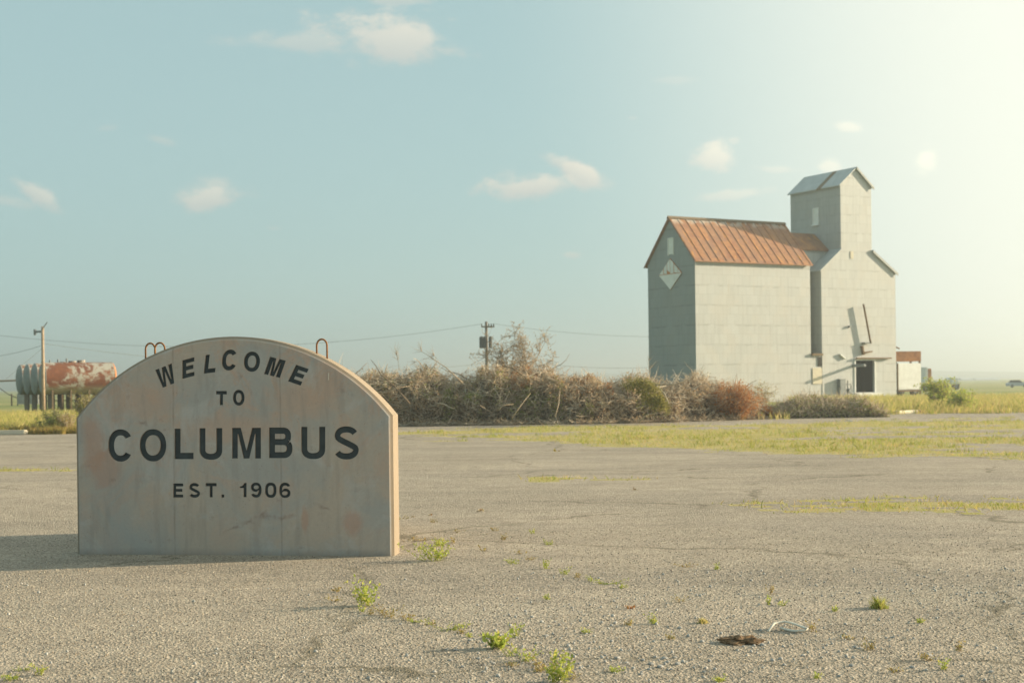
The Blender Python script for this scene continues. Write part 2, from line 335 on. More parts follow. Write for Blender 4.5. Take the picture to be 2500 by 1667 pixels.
def leaves(P, size, name, m, parent=None, updir=0.0, aspect=.55):      # one small pointed leaf per point
    P = np.asarray(P); n = len(P); a = unit(n); a[:, 2] += updir; a /= np.linalg.norm(a, axis=1)[:, None]
    b = np.cross(a, unit(n)); b /= np.linalg.norm(b, axis=1)[:, None]
    sz = (np.asarray(size) * (rs.uniform(.6, 1.4, n)))[:, None]; c_ = np.cross(a, b)
    V = np.stack([P, P + a * sz * .5 + b * sz * aspect * .5, P + a * sz + c_ * sz * .2, P + a * sz * .5 - b * sz * aspect * .5], 1).reshape(-1, 3)
    return np_mesh(name, V, np.arange(4 * n).reshape(n, 4), m, parent)
def twigs(P0, D, L, rad, name, m, parent=None, bend=.25, seg=3):       # thin bent three-sided sticks
    n = len(P0); P0 = np.asarray(P0); D = D / np.linalg.norm(D, axis=1)[:, None]; L = np.broadcast_to(L, n); rad = np.broadcast_to(rad, n)
    pts = [P0]; d = D.copy()
    for i in range(seg):
        pts.append(pts[-1] + d * (L / seg)[:, None]); d = d + unit(n) * bend; d /= np.linalg.norm(d, axis=1)[:, None]
    u = np.cross(D, unit(n)); u /= np.linalg.norm(u, axis=1)[:, None]; v = np.cross(D, u); V = []
    for i, p in enumerate(pts):
        r_ = (rad * (1 - .7 * i / seg))[:, None]
        for k in range(3): V.append(p + (u * math.cos(2.094 * k) + v * math.sin(2.094 * k)) * r_)
    V = np.stack(V, 1).reshape(-1, 3); q = []
    for i in range(seg):
        for k in range(3): q.append((i * 3 + k, i * 3 + (k + 1) % 3, (i + 1) * 3 + (k + 1) % 3, (i + 1) * 3 + k))
    q = np.array(q); Fc = (q[None] + (np.arange(n) * 3 * (seg + 1))[:, None, None]).reshape(-1, 4)
    return np_mesh(name, V, Fc, m, parent), pts
def blades(P, h, wd, name, m, parent=None, lean=.35):
    P = np.asarray(P); n = len(P); h = np.broadcast_to(h, n)[:, None]; an = rs.uniform(0, 2 * PI, n); sd = np.stack([np.cos(an), np.sin(an), 0 * an], 1) * wd / 2
    ln = rs.normal(size=(n, 3)) * lean; ln[:, 2] = 0
    top = P + (np.array([0, 0, 1.0]) + ln) * h; midp = P + (np.array([0, 0, .55]) + ln * .35) * h
    V = np.stack([P - sd, P + sd, midp + sd * .7, top, midp - sd * .7], 1).reshape(-1, 3)
    return np_mesh(name, V, np.arange(5 * n).reshape(n, 5), m, parent)
def pnoise(x, y, sc, seed=0.0): return noise.fractal(Vector((x * sc + seed, y * sc, seed * 1.7)), .8, 2.0, 4)

# ---------------------------------------------------------------- ground (one welded sheet cut into lot, turf and field)
def axis(a, b, step, end0, end1, k=1.18):
    xs = list(np.arange(a, b, step)); s_ = step; v = xs[-1]
    while v < end1: s_ *= k; v += s_; xs.append(v)
    s_ = step; v = xs[0]; pre = []
    while v > end0: s_ *= k; v -= s_; pre.append(v)
    return np.array(pre[::-1] + xs)
XS = axis(-22, 30, .22, -3800, 3800); YS = axis(4, 64, .22, -400, 3900)
nx, ny = len(XS), len(YS); GX, GY = np.meshgrid(XS, YS)
def lot_edge(x): return 44 + (x + 15) * .40 + 1.1 * pnoise(x, 0, .25, 3) if x < 9 else min(55.5 + (x - 9) * .12, 60) + .8 * pnoise(x, 0, .25, 3)
def photo(x, y):                            # where a ground point falls in the photograph
    rx, rz = x / y, -CAMH / y; c_, s_ = math.cos(ROLL), math.sin(ROLL)
    return 1250 + F * (rx * c_ - rz * s_), HY - F * (rz * c_ + rx * s_)
def turf_mask(x, y):                        # green strips that have grown over the asphalt
    if y < 10 or y > 62: return 0
    n_ = pnoise(x, y * 1.6, .55, 1) * .5 + pnoise(x, y * 1.6, 1.7, 5) * .28
    yf = np.interp(x, [-4.5, -2, 6, 14, 24], [45, 46, 46, 48, 52]); yn = np.interp(x, [-4.5, -2, 0, 3, 5, 9, 30], [41, 37.5, 34.5, 30, 27, 24.5, 22])
    m1 = min((yf - y) / 3, (y - yn) / 2.2, (x + 4.6) / 1.0)
    hole = pnoise(x * .45, y, .33, 9)
    a = min(m1, 1) + n_ * 1.3 - max(0, hole - .02) * 3.5
    if a > .05 and m1 > -.5: return 1
    x2 = 15.6 + (x - 4.2) * -.06              # second thin strip at the right
    n2 = pnoise(x, y * 2.4, 1.3, 12) + .6 * pnoise(x, y, 3.2, 6)
    if x > 2.4 and n2 * .9 + n_ * .6 + min((x - 2.6) * .25, .32) - (abs(y - x2) / .8) ** 2 * .45 > 0: return 1
    if .2 < x < 2.0 and abs(y - 20.6) < .5 and n2 > .18: return 1
    if -3.3 < x < -1.2 and abs(y - 35.0 + (x + 2) * .3) < .3 and n_ > .0: return 1
    if -12.5 < x < -6.5 and abs(y - 24.5) < .5 and n_ > .22: return 1
    return 0
Z = np.zeros_like(GX)
far = np.clip((GY - 60) / 200, 0, 1) + np.clip((np.abs(GX) - 60) / 200, 0, 1)
V = np.stack([GX, GY, Z], 2).reshape(-1, 3)
idx = np.arange(nx * ny).reshape(ny, nx)
Fq = np.stack([idx[:-1, :-1], idx[:-1, 1:], idx[1:, 1:], idx[1:, :-1]], 2).reshape(-1, 4)
cx = ((GX[:-1, :-1] + GX[1:, 1:]) / 2).ravel(); cy = ((GY[:-1, :-1] + GY[1:, 1:]) / 2).ravel()
cls = np.zeros(len(Fq), int)                # 0 lot, 1 turf, 2 field
le = np.array([lot_edge(x) for x in XS]); lec = np.interp(cx, XS, le)
for i in range(len(Fq)):
    x, y = cx[i], cy[i]
    if y > lec[i] or abs(x) > 60: cls[i] = 2
    elif y > 10 and turf_mask(x, y): cls[i] = 1
def sub(name, k, m):
    f = Fq[cls == k]; u, inv = np.unique(f, return_inverse=True)
    return tag(np_mesh(name, V[u], inv.reshape(f.shape), m), kind='structure')
sub('asphalt_lot', 0, 'asphalt'); sub('turf_ground', 1, 'turf'); sub('ground', 2, 'field')

# hills on the horizon
def hills():
    mb = MB(); D0 = 1700; n = 140; vs = []; fs = []
    prof = [(-200, 929), (0, 932), (150, 934), (900, 922), (1400, 913), (1560, 912), (2120, 907), (2300, 905), (2420, 907), (2520, 908), (2700, 905)]
    for i in range(n + 1):
        px = -400 + 3300 * i / n; py = np.interp(px, [p[0] for p in prof], [p[1] for p in prof]) + 1.6 * noise.fractal(Vector((px * .012, 0, 4)), .8, 2, 4)
        p = at(px, py, D0)
        for (k, dz) in ((-500, -1), (-250, .38), (0, 1), (400, .8), (900, -1)):
            f_ = (D0 + k) / D0
            vs.append((p.x * f_, D0 + k, max(-1, (p.z) * dz) if dz > 0 else -1))
    for i in range(n):
        for j in range(4):
            a = i * 5 + j; fs.append((a, a + 5, a + 6, a + 1))
    mb.add(vs, fs); o = mb.build('hills', 'hill', smooth=True); tag(o, kind='structure')
hills()

# ---------------------------------------------------------------- welcome sign
A = gp(187.5, 1352); B = gp(961.5, 1357)
UX = Vector((B.x - A.x, B.y - A.y, 0)); SW = UX.length; UX.normalize(); SANG = math.atan2(UX.y, UX.x)
NX = Vector((-UX.y, UX.x, 0))
def onplane(px, py, O=A, U=UX):            # pixel -> (distance along U, height) on the upright plane through O
    x, z = ray(px, py); n_ = Vector((-U.y, U.x, 0)); d = Vector((x, 1, z)); k = (O - Vector((0, 0, CAMH))).dot(n_) / d.dot(n_)
    p = Vector((0, 0, CAMH)) + d * k; return (p - O).dot(U), p.z
def zp(x, y): return onplane(150 + x / 2.45, 780 + y / 2.45)
LS = zp(77, 592); RS_ = zp(1978, 570); TP = zp(1045, 101)
SH_ = (LS[1] + RS_[1]) / 2; TOP = TP[1]; x0s, x1s = 0.0, SW
half = SW / 2; sag = TOP - SH_; RR = (half * half + sag * sag) / (2 * sag)
def outline(ins, n=56):
    pts = [(x0s + ins, 0.0), (x1s - ins, 0.0)]; r_ = RR - ins; hh = half - ins; a = math.asin(hh / r_); cz = TOP - RR
    for i in range(n + 1):
        q = a - 2 * a * i / n; pts.append((half + r_ * math.sin(q), cz + r_ * math.cos(q)))
    return pts
sign = empty('welcome_sign', A, SANG, label='arched concrete monument slab with carved dark lettering standing on the asphalt lot', cat='monument sign')
CH = .030; TH = .225; REC = .022
o0, o1 = outline(0), outline(CH)
mb = MB(); n = len(o0)
rings = [[(p[0], 0.0, p[1]) for p in o1], [(p[0], CH * .8, p[1]) for p in o0], [(p[0] , TH - .02, p[1]) for p in o0], [(p[0], TH, p[1]) for p in outline(.02)]]
mb.v = [p for r_ in rings for p in r_]
for k in range(3): mb.f += [(k * n + i, k * n + (i + 1) % n, (k + 1) * n + (i + 1) % n, (k + 1) * n + i) for i in range(n)]
mb.f.append(tuple(range(3 * n, 4 * n)))
bodyv, bodyf = mb.v, mb.f
# lettering
def ell(cx, cy, rx, ry, a0, a1, n=20, p=2.3):
    out = []
    for i in range(n + 1):
        a = R(a0 + (a1 - a0) * i / n); c_, s_ = math.cos(a), math.sin(a)
        out.append((cx + rx * math.copysign(abs(c_) ** (2 / p), c_), cy + ry * math.copysign(abs(s_) ** (2 / p), s_)))
    return out
def glyph(ch, w, h, t):
    if ch == 'L': return [[(0, 0), (w, 0), (w, t), (t, t), (t, h), (0, h)]]
    if ch == 'T': return [[(w / 2 - t / 2, 0), (w / 2 + t / 2, 0), (w / 2 + t / 2, h - t), (w, h - t), (w, h), (0, h), (0, h - t), (w / 2 - t / 2, h - t)]]
    if ch == 'E': m_ = h * .51; q = t * .46; return [[(0, 0), (w, 0), (w, t * .92), (t, t * .92), (t, m_ - q), (w * .92, m_ - q), (w * .92, m_ + q), (t, m_ + q), (t, h - t * .92), (w, h - t * .92), (w, h), (0, h)]]
    if ch == 'M': return [[(0, 0), (t * .95, 0), (t * .95, h * .80), (w / 2 - t * .48, 0), (w / 2 + t * .48, 0), (w - t * .95, h * .80), (w - t * .95, 0), (w, 0), (w, h), (w - t * 1.45, h), (w / 2, h * .27), (t * 1.45, h), (0, h)]]
    if ch == 'W':
        a = w * .27; k = t * 1.02
        return [[(a - k / 2, 0), (a + k / 2, 0), (w / 2, h * .72), (w - a - k / 2, 0), (w - a + k / 2, 0), (w, h), (w - k, h), (w - a - k * .02, h * .27), (w / 2 + k * .52, h), (w / 2 - k * .52, h), (a + k * .02, h * .27), (k, h), (0, h)]]
    if ch == 'U':
        r_ = w * .5
        return [[(0, h)] + ell(w / 2, r_ * .82, w / 2, r_ * .82, 180, 360) + [(w, h), (w - t, h)] + ell(w / 2, r_ * .82, w / 2 - t, r_ * .82 - t * .95, 360, 180) + [(t, h)]]
    if ch in 'O0': q = 2.15 if ch == 'O' else 2.5; return [ell(w / 2, h / 2, w / 2, h / 2, 0, 354, 59, q), ell(w / 2, h / 2, w / 2 - t, h / 2 - t * .94, 0, 354, 59, q)]
    if ch == 'C': return [ell(w / 2, h / 2, w / 2, h / 2, 33, 327, 46, 2.2) + ell(w / 2 - t * .0, h / 2, w / 2 - t, h / 2 - t * .95, 320, 40, 40, 2.2)]
    if ch == '.': return [[(0, 0), (w, 0), (w, h), (0, h)]]
    if ch == '1': return [[(w - t, 0), (w, 0), (w, h), (w - t * .75, h)] + [(w - t * 1.1, h * .86), (w * .25, h * .77), (0, h * .76), (0, h * .64), (w - t, h * .64)]]
    if ch == 'B':
        my = h * .53; r1 = (h - my + t * .45) / 2; r2 = (my + t * .45) / 2; w1 = w * .94
        o = [(0, 0), (w - r2, 0)] + ell(w - r2, r2, r2, r2, -90, 62, 14, 2.3)[1:] + [(w1 - t * .15, my)] + ell(w1 - r1, h - r1, r1, r1, -58, 90, 14, 2.3)[:-1] + [(w1 - r1, h), (0, h)]
        i1 = [(t, my + t * .45), (w1 - r1, my + t * .45)] + ell(w1 - r1, (my + t * .45 + h - t) / 2, r1 - t, (h - t - my - t * .45) / 2, -90, 90, 12, 2.3)[1:] + [(t, h - t)]
        i2 = [(t, t * .95), (w - r2, t * .95)] + ell(w - r2, (t * .95 + my - t * .5) / 2, r2 - t, (my - t * .5 - t * .95) / 2, -90, 90, 12, 2.3)[1:] + [(t, my - t * .5)]
        return [o, i1, i2]
    if ch == 'S':
        ht = t / 2; cxx = w / 2; rx = w / 2 - ht; r1 = (h - t) * .25; yt = h - ht - r1; r2 = (h - t) * .25; yb = ht + r2
        cl = ell(cxx, yt, rx * .94, r1, 22, 200, 22, 2.2) + [(cxx - rx * .55, h * .565), (cxx + rx * .5, h * .44)] + ell(cxx, yb, rx, r2, 20, -158, 24, 2.2)
        # smooth the centreline
        P_ = [Vector(p) for p in cl]
        for _ in range(2): P_ = [P_[0]] + [(P_[i - 1] + P_[i] * 2 + P_[i + 1]) / 4 for i in range(1, len(P_) - 1)] + [P_[-1]]
        Lf, Rt = [], []
        for i, p in enumerate(P_):
            d = (P_[min(i + 1, len(P_) - 1)] - P_[max(i - 1, 0)]).normalized(); n_ = Vector((-d.y, d.x)) * ht * .97; Lf.append(tuple(p + n_)); Rt.append(tuple(p - n_))
        return [Lf + Rt[::-1]]
    if ch in '69':
        by = h * .31; rb = h * .31
        o = ell(w / 2, h - h * .30, w / 2 * .94, h * .30, 12, 90, 8, 2.2) + ell(w / 2, h / 2, w / 2, h / 2, 90, 270, 30, 2.3)[1:] + ell(w / 2, by, w / 2, rb, 270, 450, 20, 2.2)[1:] + [(w * .36, 2 * rb - t * .25), (t * .98, by + rb * .62), (t * 1.02, h * .62)] + ell(w / 2, h / 2, w / 2 - t, h / 2 - t * .92, 160, 90, 8, 2.3) + ell(w / 2, h - h * .30, w / 2 * .94 - t, h * .30 - t * .92, 80, 14, 6, 2.2)
        i1 = ell(w / 2, by, w / 2 - t, rb - t * .88, 0, 350, 35, 2.2); g = [o, i1]
        return g if ch == '6' else [[(w - x, h - y) for x, y in l] for l in g]
LT = []
def box_letter(ch, xl, xr, yt, yb, t):
    a = zp(xl, yb); b = zp(xr, yb); c_ = zp(xl, yt); LT.append((ch, a, b, c_, t / (yb - yt)))
def tri_letter(ch, bl, br, tl, t): LT.append((ch, zp(*bl), zp(*br), zp(*tl), t))
tri_letter('W', (590, 414), (690, 374), (560, 302), .22)
tri_letter('E', (722, 355), (795, 336), (722, 244), .24)
tri_letter('L', (850, 323), (919, 315), (862, 212), .235)
tri_letter('C', (956, 308), (1048, 300), (962, 184), .215)
tri_letter('O', (1086, 308), (1182, 316), (1096, 188), .21)
tri_letter('M', (1211, 325), (1306, 349), (1247, 222), .26)
tri_letter('E', (1354, 369), (1430, 395), (1403, 270), .25)
box_letter('T', 924, 989, 427, 511, 20); box_letter('O', 1025, 1095, 420, 514, 20)
for a in (('C', 279, 427, 656, 849), ('O', 467, 627, 655, 848), ('L', 676, 790, 652, 834), ('U', 825, 962, 649, 838), ('M', 1020, 1193, 647, 830), ('B', 1241, 1382, 645, 828), ('U', 1434, 1578, 641, 834), ('S', 1628, 1779, 637, 837)): box_letter(*a, 38)
for a in (('E', 668, 728, 979, 1063), ('S', 762, 829, 976, 1065), ('T', 862, 928, 977, 1062), ('.', 957, 974, 1045, 1063), ('1', 1067, 1107, 976, 1061), ('9', 1132, 1197, 974, 1064), ('0', 1217, 1286, 974, 1065), ('6', 1302, 1370, 974, 1066)): box_letter(*a, 19)
loops_all = []
for (ch, a, b, c_, tr) in LT:
    a, b, c_ = Vector(a), Vector(b), Vector(c_); ww = (b - a).length; hh = (c_ - a).length
    loops_all.append([[tuple(a + (b - a) * (x / ww) + (c_ - a) * (y / hh)) for x, y in lp] for lp in glyph(ch, ww, hh, tr * hh)])
def fill(loops, ext):
    cu = bpy.data.curves.new('tmp', 'CURVE'); cu.dimensions = '2D'; cu.fill_mode = 'BOTH'; cu.extrude = ext
    for lp in loops:
        sp = cu.splines.new('POLY'); sp.points.add(len(lp) - 1); sp.use_cyclic_u = True
        for i, p in enumerate(lp): sp.points[i].co = (p[0], p[1], 0, 1)
    ob = bpy.data.objects.new('tmp', cu); COL.objects.link(ob); dg = C.evaluated_depsgraph_get(); dg.update()
    me = bpy.data.meshes.new_from_object(ob.evaluated_get(dg)); vs = [(v.co.x, v.co.z, v.co.y) for v in me.vertices]; fs = [tuple(p.vertices) for p in me.polygons]
    bpy.data.objects.remove(ob); bpy.data.curves.remove(cu); bpy.data.meshes.remove(me); return vs, fs
pv, pf = fill([o1] + [l for g in loops_all for l in g], REC / 2)
mb = MB(); mb.v, mb.f = bodyv, bodyf; mb.add([(x, y + REC / 2, z) for x, y, z in pv], pf)
# recess floor behind the plate
slab = mb.build('slab', 'concrete', sign)
for g, (ch, *_) in zip(loops_all, LT):
    lv, lf = fill(g, .002); MB().add([(x, y + REC - .0005, z) for x, y, z in lv], lf).build('letter', 'letter', sign)
def loop_hook(px, wpx, ptop, yoff, m='rebar'):
    x, _ = onplane(px, 860); ztop = onplane(px, ptop)[1]; r_ = wpx / 2 / F * 11.8; bz = lambda q: TOP - RR + math.sqrt(RR * RR - (q - half) ** 2) - .05
    pts = [(x - r_, yoff, bz(x - r_))] + [(x - r_, yoff, ztop - r_ * 1.25)] + [(x + r_ * math.cos(R(a)), yoff, ztop - r_ * 1.25 + r_ * 1.25 * math.sin(R(a))) for a in range(165, 0, -15)] + [(x + r_, yoff, ztop - r_ * 1.25), (x + r_, yoff, bz(x + r_))]
    MB().tube(pts, .0078, 8).build('lifting_loop', m, sign, True)
loop_hook(352, 25, 837, .13); loop_hook(379, 26, 836, .10); loop_hook(776, 26, 827, .12)
MB().box(SW * .62, SW * .62 + .24, TH - .005, TH + 2.35, 0, 1.05).build('added_shadow_block', 'concrete', sign, bevel=.01)  # unseen block added behind the slab so its shadow reaches further back
mb = MB(); p = zp(1598, 340); mb.tube([(p[0], -.004, p[1] - .03), (p[0] + .003, -.006, p[1] + .028)], .003, 5); mb.build('wire_stub', 'strap', sign)

# ---------------------------------------------------------------- grain elevator
AE = R(29); U = Vector((math.cos(AE), math.sin(AE), 0)); Wd = Vector((-math.sin(AE), math.cos(AE), 0))
def along(O, D, px, py=930):               # length along D from O at which column px of the photograph is reached
    s_ = ray(px, py)[0]; return (s_ * O.y - O.x) / (D.x - s_ * D.y)
pr = gp(2189, 974); L0 = along(pr, -U, 2008); E1 = pr - U * L0; E1.z = 0; MW = L0
def hpt(px, py, O): return CAMH + ray(px, py)[1] * O.y
eave = hpt(2008, 659, E1); cl = along(E1, U, 2057); cr_ = along(E1, U, 2132)
cp = E1 + U * cl; ceave = hpt(2057, 450, cp); CD = along(cp, Wd, 1935); crid = hpt(2092, 411, E1 + U * (cl + cr_) / 2); cjoin = hpt(2059, 610, cp)
OFF = .02; GAP = along(E1, -U, 1981); D_ = E1 - U * GAP + Wd * OFF; AL = along(D_, -U, 1700); Cn = D_ - U * AL; AW = along(Cn, Wd, 1585)
aeave = hpt(1700, 630, Cn); arid = hpt(1637, 533, Cn + Wd * AW / 2)
print('ELEV', E1, MW, eave, 'cup', cl, cr_, ceave, CD, crid, cjoin, 'off', OFF, AL, AW, aeave, arid)
ele = empty('grain_elevator', E1, AE, label='tall pale sheet clad grain elevator with rusty roofed annex beyond the brush pile', cat='grain elevator')
MD = max(CD + 1.2, 6.5); mrid_h = eave + (cjoin - eave) / cl * (MW / 2)
def wall(name, poly, axis_, a, b, m, bev=0): return MB().prism(poly, axis_, a, b).build(name, m, ele, bevel=bev)
# door hole in the front: front wall built from pieces round the doorway
dx0, dz1 = onplane(2088, 880, E1, U); dx1, dz0 = onplane(2135, 957, E1, U)
T_ = .15
mb = MB()
mb.prism([(0, -.2), (dx0, -.2), (dx0, eave + (cjoin - eave) * dx0 / cl - .0), (0, eave)], 'y', 0, T_)
mb.build('front_wall', 'clad', ele)
def roofz(x): return eave + (cjoin - eave) * (x / cl if x < MW / 2 else (MW - x) / cl)
ele.children[0].data  # keep
bpy.data.objects.remove(ele.children[0])
mb = MB()
def fw(x0, x1, z0, z1a, z1b): mb.prism([(x0, z0), (x1, z0), (x1, z1b), (x0, z1a)], 'y', 0, T_)
rj = MW - cl * 1.0
xs_ = sorted([0, cl, dx0, dx1, cr_, MW])
for a, b in zip(xs_[:-1], xs_[1:]):
    def top(x, inner):
        if cl - 1e-6 <= inner <= cr_ + 1e-6: return ceave + (crid - ceave) * (1 - abs(x - (cl + cr_) / 2) / ((cr_ - cl) / 2))
        return min(roofz(x), cjoin + .0) if x < cl else (cjoin - (x - cr_) * (cjoin - eave) / (MW - cr_) if x > cr_ - 1e-6 else roofz(x))
    mid_ = (a + b) / 2; segs = [a, b]
    pk = (cl + cr_) / 2
    if a < pk < b: segs = [a, pk, b]
    for p_, q_ in zip(segs[:-1], segs[1:]):
        if dx0 - 1e-6 <= mid_ <= dx1 + 1e-6:
            fw(p_, q_, dz1, top(p_, mid_), top(q_, mid_)); fw(p_, q_, -.3, dz0, dz0)
        else: fw(p_, q_, -.3, top(p_, mid_), top(q_, mid_))
mb.build('front_wall', 'clad', ele)
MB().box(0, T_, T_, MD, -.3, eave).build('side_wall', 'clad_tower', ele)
MB().box(MW - T_, MW, T_, MD, -.3, eave).build('side_wall', 'clad', ele)
MB().box(T_, MW - T_, MD - T_, MD, -.3, eave).build('rear_wall', 'clad_tower', ele)
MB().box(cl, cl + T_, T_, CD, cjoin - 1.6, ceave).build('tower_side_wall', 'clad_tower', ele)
MB().box(cr_ - T_, cr_, T_, CD, cjoin - 1.6, ceave).build('tower_side_wall', 'clad', ele)
MB().prism([(cl + T_, cjoin - 1.6), (cr_ - T_, cjoin - 1.6), (cr_ - T_, ceave), ((cl + cr_) / 2, crid - .1), (cl + T_, ceave)], 'y', CD - T_, CD).build('tower_rear_wall', 'clad_tower', ele)
def slope(x0, z0, x1, z1, y0, y1, m, name, th=.07, par=None):
    return MB().prism([(x0, z0), (x1, z1), (x1, z1 + th), (x0, z0 + th)], 'y', y0, y1).build(name, m, par or ele)
ms = (cjoin - eave) / cl; cs = (crid - ceave) / ((cr_ - cl) / 2); ov = .16; pk = (cl + cr_) / 2
slope(-ov, eave - ov * ms + .01, cl - .003, cjoin + .01, -.10, MD, 'roof_grey', 'roof')
slope(MW + ov, eave - ov * ms + .01, cr_ + .003, cjoin + .01, -.10, MD, 'roof_grey', 'roof')
mb = MB(); mb.prism([(cl, cjoin), (cr_, cjoin), (pk, mrid_h)], 'y', CD + .005, MD); mb.build('roof', 'roof_grey', ele)
slope(cl - ov, ceave - ov * cs + .01, pk - .002, crid + .01, -.12, CD * .34, 'roof_grey', 'tower_roof')
mb = MB(); mb.prism([(cl - ov, ceave - ov * cs + .015), (pk - .002, crid + .015), (pk - .002, crid + .05), (cl - ov, ceave - ov * cs + .05)], 'y', CD * .34 + .003, CD * .44); mb.build('bare_roof_board', 'wood', ele)
slope(cl - ov, ceave - ov * cs + .01, pk - .002, crid + .01, CD * .44 + .003, CD + .12, 'roof_grey', 'tower_roof')
slope(cr_ + ov, ceave - ov * cs + .01, pk + .002, crid + .01, -.12, CD + .12, 'roof_grey', 'tower_roof')
def rake(x0, z0, x1, z1, y, m='clad_tower'): MB().prism([(x0, z0 - .10), (x1, z1 - .10), (x1, z1 + .085), (x0, z0 + .085)], 'y', y - .04, y).build('rake_trim', m, ele)
rake(pk, crid + .01, cr_ + ov, ceave - ov * cs, -.122); rake(cr_ + .01, cjoin, MW + ov, eave - ov * ms, -.102)
# window in a wall facing -x at plane x (frame, pane)
def sidewin(x, y0, y1, z0, z1, sill=True):
    f = MB().box(x - .05, x + .02, y0 - .06, y0, z0 - .06, z1 + .06).box(x - .05, x + .02, y1, y1 + .06, z0 - .06, z1 + .06).box(x - .05, x + .02, y0, y1, z1, z1 + .06)
    if sill: f.box(x - .13, x + .02, y0 - .08, y1 + .08, z0 - .10, z0)
    f = f.build('window', 'white_paint', ele); MB().box(x - .012, x + .01, y0, y1, z0, z1).build('pane', 'glass', f)
cO = E1 + U * cl
ya, za = onplane(1986, 511, cO, Wd); yb, zb = onplane(1998, 547, cO, Wd); sidewin(cl, min(ya, yb), max(ya, yb), zb, za)
# annex
ax0, ax1, ay0, ay1 = -AL - GAP, -GAP, OFF, OFF + AW; am = (ay0 + ay1) / 2
MB().box(ax0, ax1 - .003, ay0, ay0 + T_, -.3, aeave).build('annex_front_wall', 'clad', ele)
MB().box(ax0, ax1 - .003, ay1 - T_, ay1, -.3, aeave).build('annex_rear_wall', 'clad_tower', ele)
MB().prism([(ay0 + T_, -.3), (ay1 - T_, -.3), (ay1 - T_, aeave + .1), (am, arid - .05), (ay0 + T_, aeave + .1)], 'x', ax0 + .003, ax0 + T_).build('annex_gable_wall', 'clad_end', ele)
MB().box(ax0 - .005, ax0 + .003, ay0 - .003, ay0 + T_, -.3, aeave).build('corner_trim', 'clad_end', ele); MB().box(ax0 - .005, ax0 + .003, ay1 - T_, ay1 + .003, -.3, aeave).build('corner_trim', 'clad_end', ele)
MB().prism([(ay0 + .003, -.3), (ay1 - .003, -.3), (ay1, aeave), (am, arid - .05), (ay0, aeave)], 'x', ax1 - T_, ax1 + .003).build('annex_end_gable', 'clad_tower', ele)
as_ = (arid - aeave) / (AW / 2)
def xroof(y0, z0, y1, z1, x0, x1, m, name, ribs=0):
    mb = MB().prism([(y0, z0), (y1, z1), (y1, z1 + .06), (y0, z0 + .06)], 'x', x0, x1)
    if ribs:
        k = x0 + .05; 
        while k < x1 - .05:
            mb.prism([(y0, z0 + .055), (y1, z1 + .055), (y1, z1 + .105), (y0, z0 + .105)], 'x', k, k + .05); k += ribs
    return mb.build(name, m, ele)
xroof(ay0 - .22, aeave - .22 * as_, am, arid, ax0 - .18, ax1 + .10, 'rust_roof', 'rusty_roof', .62)
xroof(ay1 + .22, aeave - .22 * as_, am, arid, ax0 - .18, ax1 + .10, 'rust_roof', 'rusty_roof', .62)
MB().prism([(am - .16, arid - .02), (am, arid + .15), (am + .16, arid - .02), (am, arid + .06)], 'x', ax0 - .2, ax1 + .12).build('ridge_cap', 'wood', ele)
# connector gallery from annex to tower, lower ridge
kz = hpt(1990, 571, E1 + U * .4 + Wd * (am)); kw = 1.35
MB().prism([(am - kw, eave - .5), (am + kw, eave - .5), (am + kw, kz - kw * as_ * .8), (am, kz - .05), (am - kw, kz - kw * as_ * .8)], 'x', ax1 + .105, cl - .003).build('gallery_wall', 'clad_tower', ele)
xroof(am - kw - .12, kz - (kw + .12) * as_ * .8, am, kz, ax1 + .108, cl - .004, 'rust_roof', 'gallery_roof')
xroof(am + kw + .12, kz - (kw + .12) * as_ * .8, am, kz, ax1 + .108, cl - .004, 'rust_roof', 'gallery_roof')
# gable window and diamond board
gO = Cn.copy(); MB().box(ax1 + .004, -.003, 2.2, 2.35, -.3, eave - .4).build('link_wall', 'clad_tower', ele)
ya, za = onplane(1632, 584, gO, Wd); yb, zb = onplane(1644, 620, gO, Wd); sidewin(ax0, ay0 + min(ya, yb), ay0 + max(ya, yb), zb, za, False)
# diamond: white lower half, peeling upper half over rust
dc = onplane(1638, 669, gO, Wd); dt = onplane(1637, 634, gO, Wd)[1]; db = onplane(1638, 704, gO, Wd)[1]; dl = onplane(1613, 671, gO, Wd)[0]; dr = onplane(1663, 665, gO, Wd)[0]
yc = ay0 + dc[0]; zc = (dt + db) / 2; hw = abs(dl - dr) / 2 * 1.1; dt += .08; db -= .08
dia = MB().prism([(yc - hw, zc), (yc, dt), (yc + hw, zc), (yc, db)], 'x', ax0 - .06, ax0 - .012).build('diamond_board', 'rust_band', ele)
MB().prism([(yc - hw, zc - .02), (yc + hw, zc - .02), (yc, db)], 'x', ax0 - .072, ax0 - .0605).build('painted_panel', 'white_paint', dia)
mb = MB(); hh_ = dt - zc
def dz(y): return zc + hh_ * (1 - abs(y - yc) / hw)
for (a, b, lo) in ((-.95, -.62, .0), (-.56, -.30, .02), (-.26, -.02, .25), (.02, .30, .0), (.36, .66, .03), (.7, .9, .0)):
    ya_, yb_ = yc - b * hw, yc - a * hw
    ybm = (ya_ + yb_) / 2
    mb.prism([(ya_, zc + .02 + lo * .3), (yb_, zc + .02 + lo), (yb_, max(dz(yb_) - .04, zc + .06)), (ybm, max(dz(ybm) - .02, zc + .1)), (ya_, max(dz(ya_) - .04, zc + .06))], 'x', ax0 - .070, ax0 - .0605)
mb.build('peeling_paint', 'white_paint', dia)
